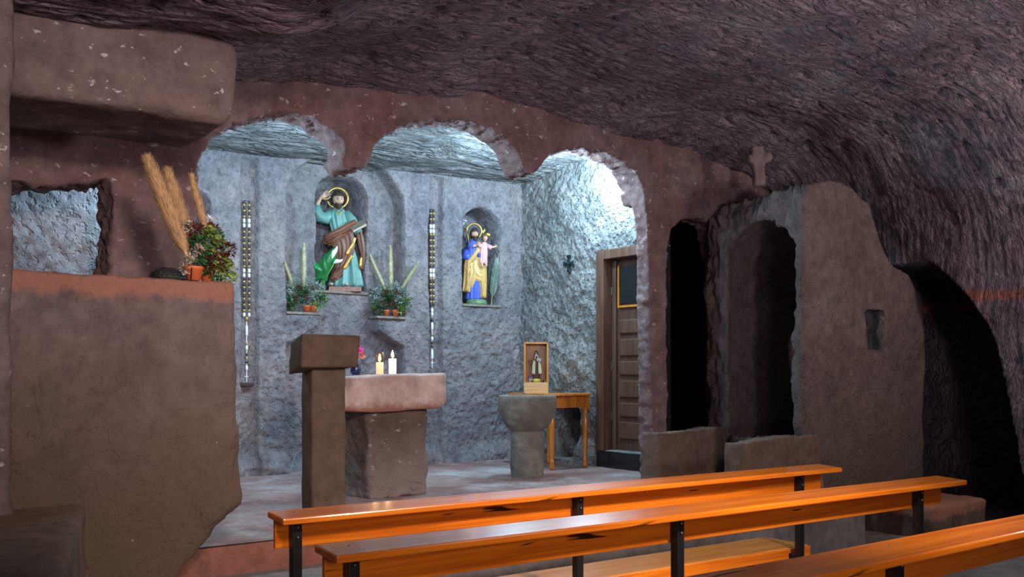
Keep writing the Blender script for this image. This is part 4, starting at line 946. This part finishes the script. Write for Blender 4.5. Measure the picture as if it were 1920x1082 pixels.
# woven bowl
wp = W(315, 513, Y=5.12)
wb = obj('woven_bowl', merge(lathe([(0.088, 0), (0.092, 0.012), (0.085, 0.035), (0.066, 0.055), (0.035, 0.066), (0.004, 0.069)], 32), *[torus((0, 0, z_), r_, 0.005, 32, 6, (PI/2, 0, 0)) for r_, z_ in ((0.092, .012), (0.088, .028), (0.078, .044), (0.06, .057), (0.035, .067))]), 'wicker', None, True)
wb.location = (wp[0], wp[1], ZL+0.006); tag(wb, 'upturned dark woven bowl on the left ledge beside the orange pot', 'bowl')

# ---- display case with figurine
bp_ = W(1005, 738, Y=7.38)
bc = thing('display_case', 'narrow upright wooden case with glass front standing on the side table', 'display case', (bp_[0], bp_[1], TZ), -math.atan2(bp_[0], bp_[1])+0.02)
hw, dp, H = 0.120, 0.085, 0.50
obj('case_base', box(-hw, hw, -dp, dp, 0, 0.105), 'pale', bc, bevel=0.002)
obj('case_frame', merge(box(-hw, -hw+0.016, -dp, dp, 0.105, H), box(hw-0.016, hw, -dp, dp, 0.105, H), box(-hw, hw, -dp, dp, H-0.016, H)), 'honey', bc, bevel=0.001)
obj('case_back', box(-hw+0.016, hw-0.016, dp-0.008, dp, 0.105, H-0.016), 'honey', bc)
obj('case_glass', box(-hw+0.016, hw-0.016, -dp+0.006, -dp+0.009, 0.105, H-0.016), 'glass', bc)
R_ = Matrix.Rotation(bc.rotation_euler.z, 4, 'Z')
def inb(x, y, z): v = R_ @ Vector((x, y, z)); return (bc.location.x+v.x, bc.location.y+v.y, TZ+0.1055+v.z)
fg = thing('nun_figurine', 'small nun figurine in cream cape and brown habit inside the wooden case', 'figurine', inb(0.006, 0.01, 0), bc.rotation_euler.z)
obj('figurine_base', lathe([(0.036, 0), (0.042, 0.01), (0.042, 0.03), (0.034, 0.036)], 24), 'yellow', fg, True)
obj('habit', drape([(0.034, 0.003, 0, .036, .028), (0.12, 0, 0, .028, .024), (0.20, 0, 0, .025, .02), (0.255, 0, 0, .022, .017), (0.275, 0, 0, .010, .010)], folds=9, amp=0.1), 'habit', fg, True)
obj('cape', merge(drape([(0.085, -.026, .0, .020, .026), (0.16, -.026, .0, .016, .024), (0.24, -.016, .0, .014, .02), (0.27, -.006, 0, .009, .012)], folds=6, amp=0.14), drape([(0.085, .030, .0, .022, .028), (0.16, .028, .0, .018, .024), (0.24, .016, .0, .014, .02), (0.27, .006, 0, .009, .012)], folds=6, amp=0.14)), 'cream', fg, True)
put_head(fg, (-0.004, -0.004, 0.292), 0.0175, hair=None, beard=0)
obj('veil', merge(xf(hair_vf(0.0185, 0.9), (-0.004, -0.003, 0.292)), drape([(0.225, .004, .012, .032, .014), (0.26, 0, .010, .024, .013), (0.285, -.002, .008, .018, .012), (0.305, -.003, .006, .012, .010)], folds=5, amp=0.05)), 'veil', fg, True)
obj('wimple', lathe([(0.020, 0.258), (0.016, 0.272), (0.011, 0.28)], 16), 'white', fg, True)
obj('open_book', xf(box(-0.022, 0.022, -0.004, 0.004, -0.014, 0.014), (0.022, -0.032, 0.222), (0.4, 0.1, 0)), 'white', fg)
obj('arm', merge(tube([(0.018, -.005, .25), (0.03, -.02, .215), (0.015, -.03, .21)], .007), tube([(-0.018, -.005, .25), (-0.026, -.02, .225), (-0.01, -.028, .22)], .007)), 'habit', fg, True)
fl = thing('flower_posy', 'purple and white flower posy on the left inside the wooden case', 'flowers', inb(-0.062, -0.03, 0), bc.rotation_euler.z)
obj('purple_petals', cluster((0, 0.006, 0.042), 0.018, 60, 0.016, 0.013), 'lilac', fl)
obj('white_petals', cluster((0.004, -0.006, 0.024), 0.016, 40, 0.015, 0.012), 'white', fl)
sb = obj('glass_bottle', lathe([(0.010, 0), (0.011, 0.012), (0.006, 0.02), (0.006, 0.028)], 14), 'navy', None, True)
sb.location = inb(0.072, -0.025, 0); tag(sb, 'tiny dark glass bottle right of the figurine in the wooden case', 'bottle')
fl2 = thing('white_posy', 'small pale flowers standing upright at left of the figurine', 'flowers', inb(-0.055, 0.03, 0), bc.rotation_euler.z)
obj('stem', tube([(0, 0, 0), (0, 0, 0.19)], 0.002), 'stem', fl2); obj('pale_petals', merge(cluster((0, 0, 0.20), 0.02, 40, 0.014, 0.01), cluster((0.012, 0, 0.165), 0.015, 30, 0.014, 0.01)), 'leaf_grey', fl2)

# ---- iron cross on the chancel right wall
ic = W(1065, 494, X=XR-0.035)
cr = thing('wall_cross', 'small dark flared metal cross hanging on the pale rough wall', 'cross', (XR-0.03, ic[1], ic[2]))
arm = [(0.010, 0.0), (0.012, 0.03), (0.026, 0.085), (-0.026, 0.085), (-0.012, 0.03), (-0.010, 0.0)]
def rotp(k): c, s_ = math.cos(k), math.sin(k); return [(x*c-y*s_, x*s_+y*c) for x, y in arm]
pts = []
for k in range(4):
    for x, y in [(0.012, 0.02), (0.013, 0.045), (0.028, 0.088 if k % 2 == 0 else 0.075), (-0.028, 0.088 if k % 2 == 0 else 0.075), (-0.013, 0.045), (-0.012, 0.02)]:
        a = k*PI/2; pts.append((x*math.cos(a)-y*math.sin(a), x*math.sin(a)+y*math.cos(a)))
obj('cross_plate', prism(pts, 'x', -0.006, 0.010), 'iron', cr, bevel=0.003)
obj('cross_boss', xf(ball((0, 0, 0), 0.012), (-0.008, 0, 0)), 'iron', cr, True)

# ---- rosaries
def rosary(label, xl, xr_, ytop, yj, yend, whites, tail, Y):
    pm = W((xl+xr_)/2, ytop, Y=Y); s = (pm[0]*ST+pm[1]*CT)/F
    rz = -math.atan2(pm[0], pm[1])
    t = thing('wall_rosary', label, 'rosary', pm, rz, 'giant rosaries hung in the wall channels')
    r = 2.4*s
    proto = {}
    def bead(x, y, kind, h):
        key = (kind, h)
        if key not in proto:
            o = obj('bead', lathe([(r*0.3, -h*s/2), (r*0.95, -h*s/2*0.7), (r, 0), (r*0.95, h*s/2*0.7), (r*0.3, h*s/2)], 12), kind, t, True); proto[key] = o
        else:
            o = proto[key].copy(); C.objects.link(o)
        o.location = (x*s, 0, -(y-ytop)*s)
    cxp = (xl+xr_)/2
    for x in (xl, xr_):
        y = ytop+3; i = 0
        while y < yj-4:
            wz = any(a <= y <= b for a, b in whites)
            if wz: bead(x-cxp, y+2.5, 'bead_w', 8); y += 9
            else: bead(x-cxp, y, 'bead_g' if i % 2 else 'bead_d', 5.2); y += 5.4
            i += 1
    obj('cord', merge(tube([((xl-cxp)*s, 0.004, 0), ((xl-cxp)*s, 0.004, -(yj-ytop)*s), (0, 0.004, -(yj+8-ytop)*s)], 0.002), tube([((xr_-cxp)*s, 0.004, 0), ((xr_-cxp)*s, 0.004, -(yj-ytop)*s), (0, 0.004, -(yj+8-ytop)*s)], 0.002), tube([(0, 0, 0.004), ((xl-cxp)*s, 0.004, 0), ((xr_-cxp)*s, 0.004, 0)], 0.002)), 'bead_d', t)
    obj('centrepiece', lathe([(0.002, -0.03), (0.012, -0.01), (0.014, 0.01), (0.004, 0.025)], 10, (0, 0, -(yj+6-ytop)*s)), 'bead_g', t, True)
    for a, kind, h in tail: bead(0, a, kind, h)
    cz = -(yend-10-ytop)*s
    obj('pendant_rod', merge(tube([(0, 0, -(yj+8-ytop)*s), (0, 0, -(yend-ytop)*s)], 0.0045), tube([(-0.018, 0, cz), (0.018, 0, cz)], 0.004)), 'bead_w', t)
rosary('long beaded rosary in the left wall channel, ending above a small dark bracket', 458, 467, 376, 592, 716, [(410, 426), (503, 520), (583, 600)], [(620, 'bead_w', 22), (645, 'bead_g', 5), (652, 'bead_w', 10), (665, 'bead_d', 6), (672, 'bead_g', 6), (679, 'bead_d', 6), (690, 'bead_w', 10)], YB+0.035)
rosary('long beaded rosary in the wall channel between the large and small niches', 807.5, 813, 392, 580, 690, [(418, 436), (500, 520)], [(585, 'bead_w', 16), (600, 'bead_d', 8), (612, 'bead_w', 16), (628, 'bead_g', 5), (635, 'bead_w', 8), (643, 'bead_d', 6), (650, 'bead_d', 6), (665, 'bead_w', 20)], YB+0.035)
# white beads in the two rosaries read in front of the wall
bk_ = W(460, 721, Y=YB+0.03)
br = obj('wall_bracket', box(-0.07, 0.07, -0.03, 0.05, -0.015, 0.015), 'bead_d', None, bevel=0.003); br.location = (bk_[0], YB+0.03, bk_[2]); tag(br, 'small dark bracket in the wall channel below the left rosary', 'bracket')
# stone sills
for nm, a, b, py in (('trim_1', 588, 690, 547), ('trim_2', 866, 940, 572)):
    yy = YR if nm == 'trim_1' else YB
    z = W((a+b)/2, py, Y=yy)[2]; struct(obj(nm, box(bx(a, yy), bx(b, yy), yy-0.02, yy+0.30, z-0.02, z+0.004), 'sill', bevel=0.004))
for nm, a, b, py in (('trim_3', 536, 603, 586), ('trim_4', 705, 761, 594)):
    z = bz((a+b)/2, py); struct(obj(nm, box(bx(a), bx(b), YB-0.02, YB+0.17, z-0.02, z+0.004), 'sill', bevel=0.004))

# ================================================================== PEWS
ZT = 0.38
def pew(x0, x1, yb, skew, posts, label):
    """yb: altar-side edge of the top shelf; camera side is yb-0.17"""
    t = thing('church_pew', label, 'pew', (x0, yb, ZN), skew, 'varnished pews with black metal legs')
    L_ = x1-x0; h = ZT-ZN
    tv, tf = box(0, L_, -0.17, 0, h-0.026, h)
    obj('top_shelf', ([(x, y, z+y*0.062) for x, y, z in tv], tf), 'bench_wood', t, bevel=0.006)
    obj('back_board', box(0.012, L_-0.05, -0.055, -0.033, h-0.145, h-0.028), 'bench_wood', t, bevel=0.004)
    obj('seat', box(0.05, L_-0.10, 0.0, 0.33, 0.375, 0.40), 'bench_seat', t, bevel=0.006)
    obj('seat_edge', box(0.05, L_-0.10, -0.018, -0.002, 0.335, 0.395), 'bench_wood', t, bevel=0.004)
    for px in posts:
        x = px
        lg = obj('leg', merge(box(x-0.02, x+0.02, -0.10, -0.06, 0.012, h-0.032), box(x-0.02, x+0.045, -0.135, -0.03, h-0.044, h-0.036), box(x-0.02, x+0.02, -0.06, 0.30, 0.345, 0.372), box(x-0.02, x+0.02, 0.27, 0.30, 0.012, 0.372), box(x-0.02, x+0.02, -0.12, 0.31, 0.0, 0.014)), 'black', t, bevel=0.003)
        obj('bolt', merge(ball((x, -0.102, h-0.06), 0.006, 8, 6), ball((x, -0.102, h-0.10), 0.006, 8, 6), ball((x, -0.06, h-0.004), 0.006, 8, 6, (1, 1, .4))), 'steel', lg, True)
    return t
def along(px, yb, x0): return W(px, Y=yb)[0]-x0
pew(1.56, 5.04, 3.63, -0.04, [along(545, 3.6, 1.56), along(1082, 3.5, 1.56), along(1490, 3.46, 1.56)], 'front pew nearest the altar, farthest of the three orange varnished pews')
pew(1.375, 4.97, 2.83, -0.035, [along(660, 2.75, 1.375), along(1270, 2.7, 1.375), along(1707, 2.68, 1.375)], 'middle of the three orange pews, between the front and nearest ones')
pew(1.2, 5.0, 1.76, -0.0, [0.2, along(1668, 1.70, 1.2), 3.6], 'nearest pew, cut off by the lower right corner of the photo')
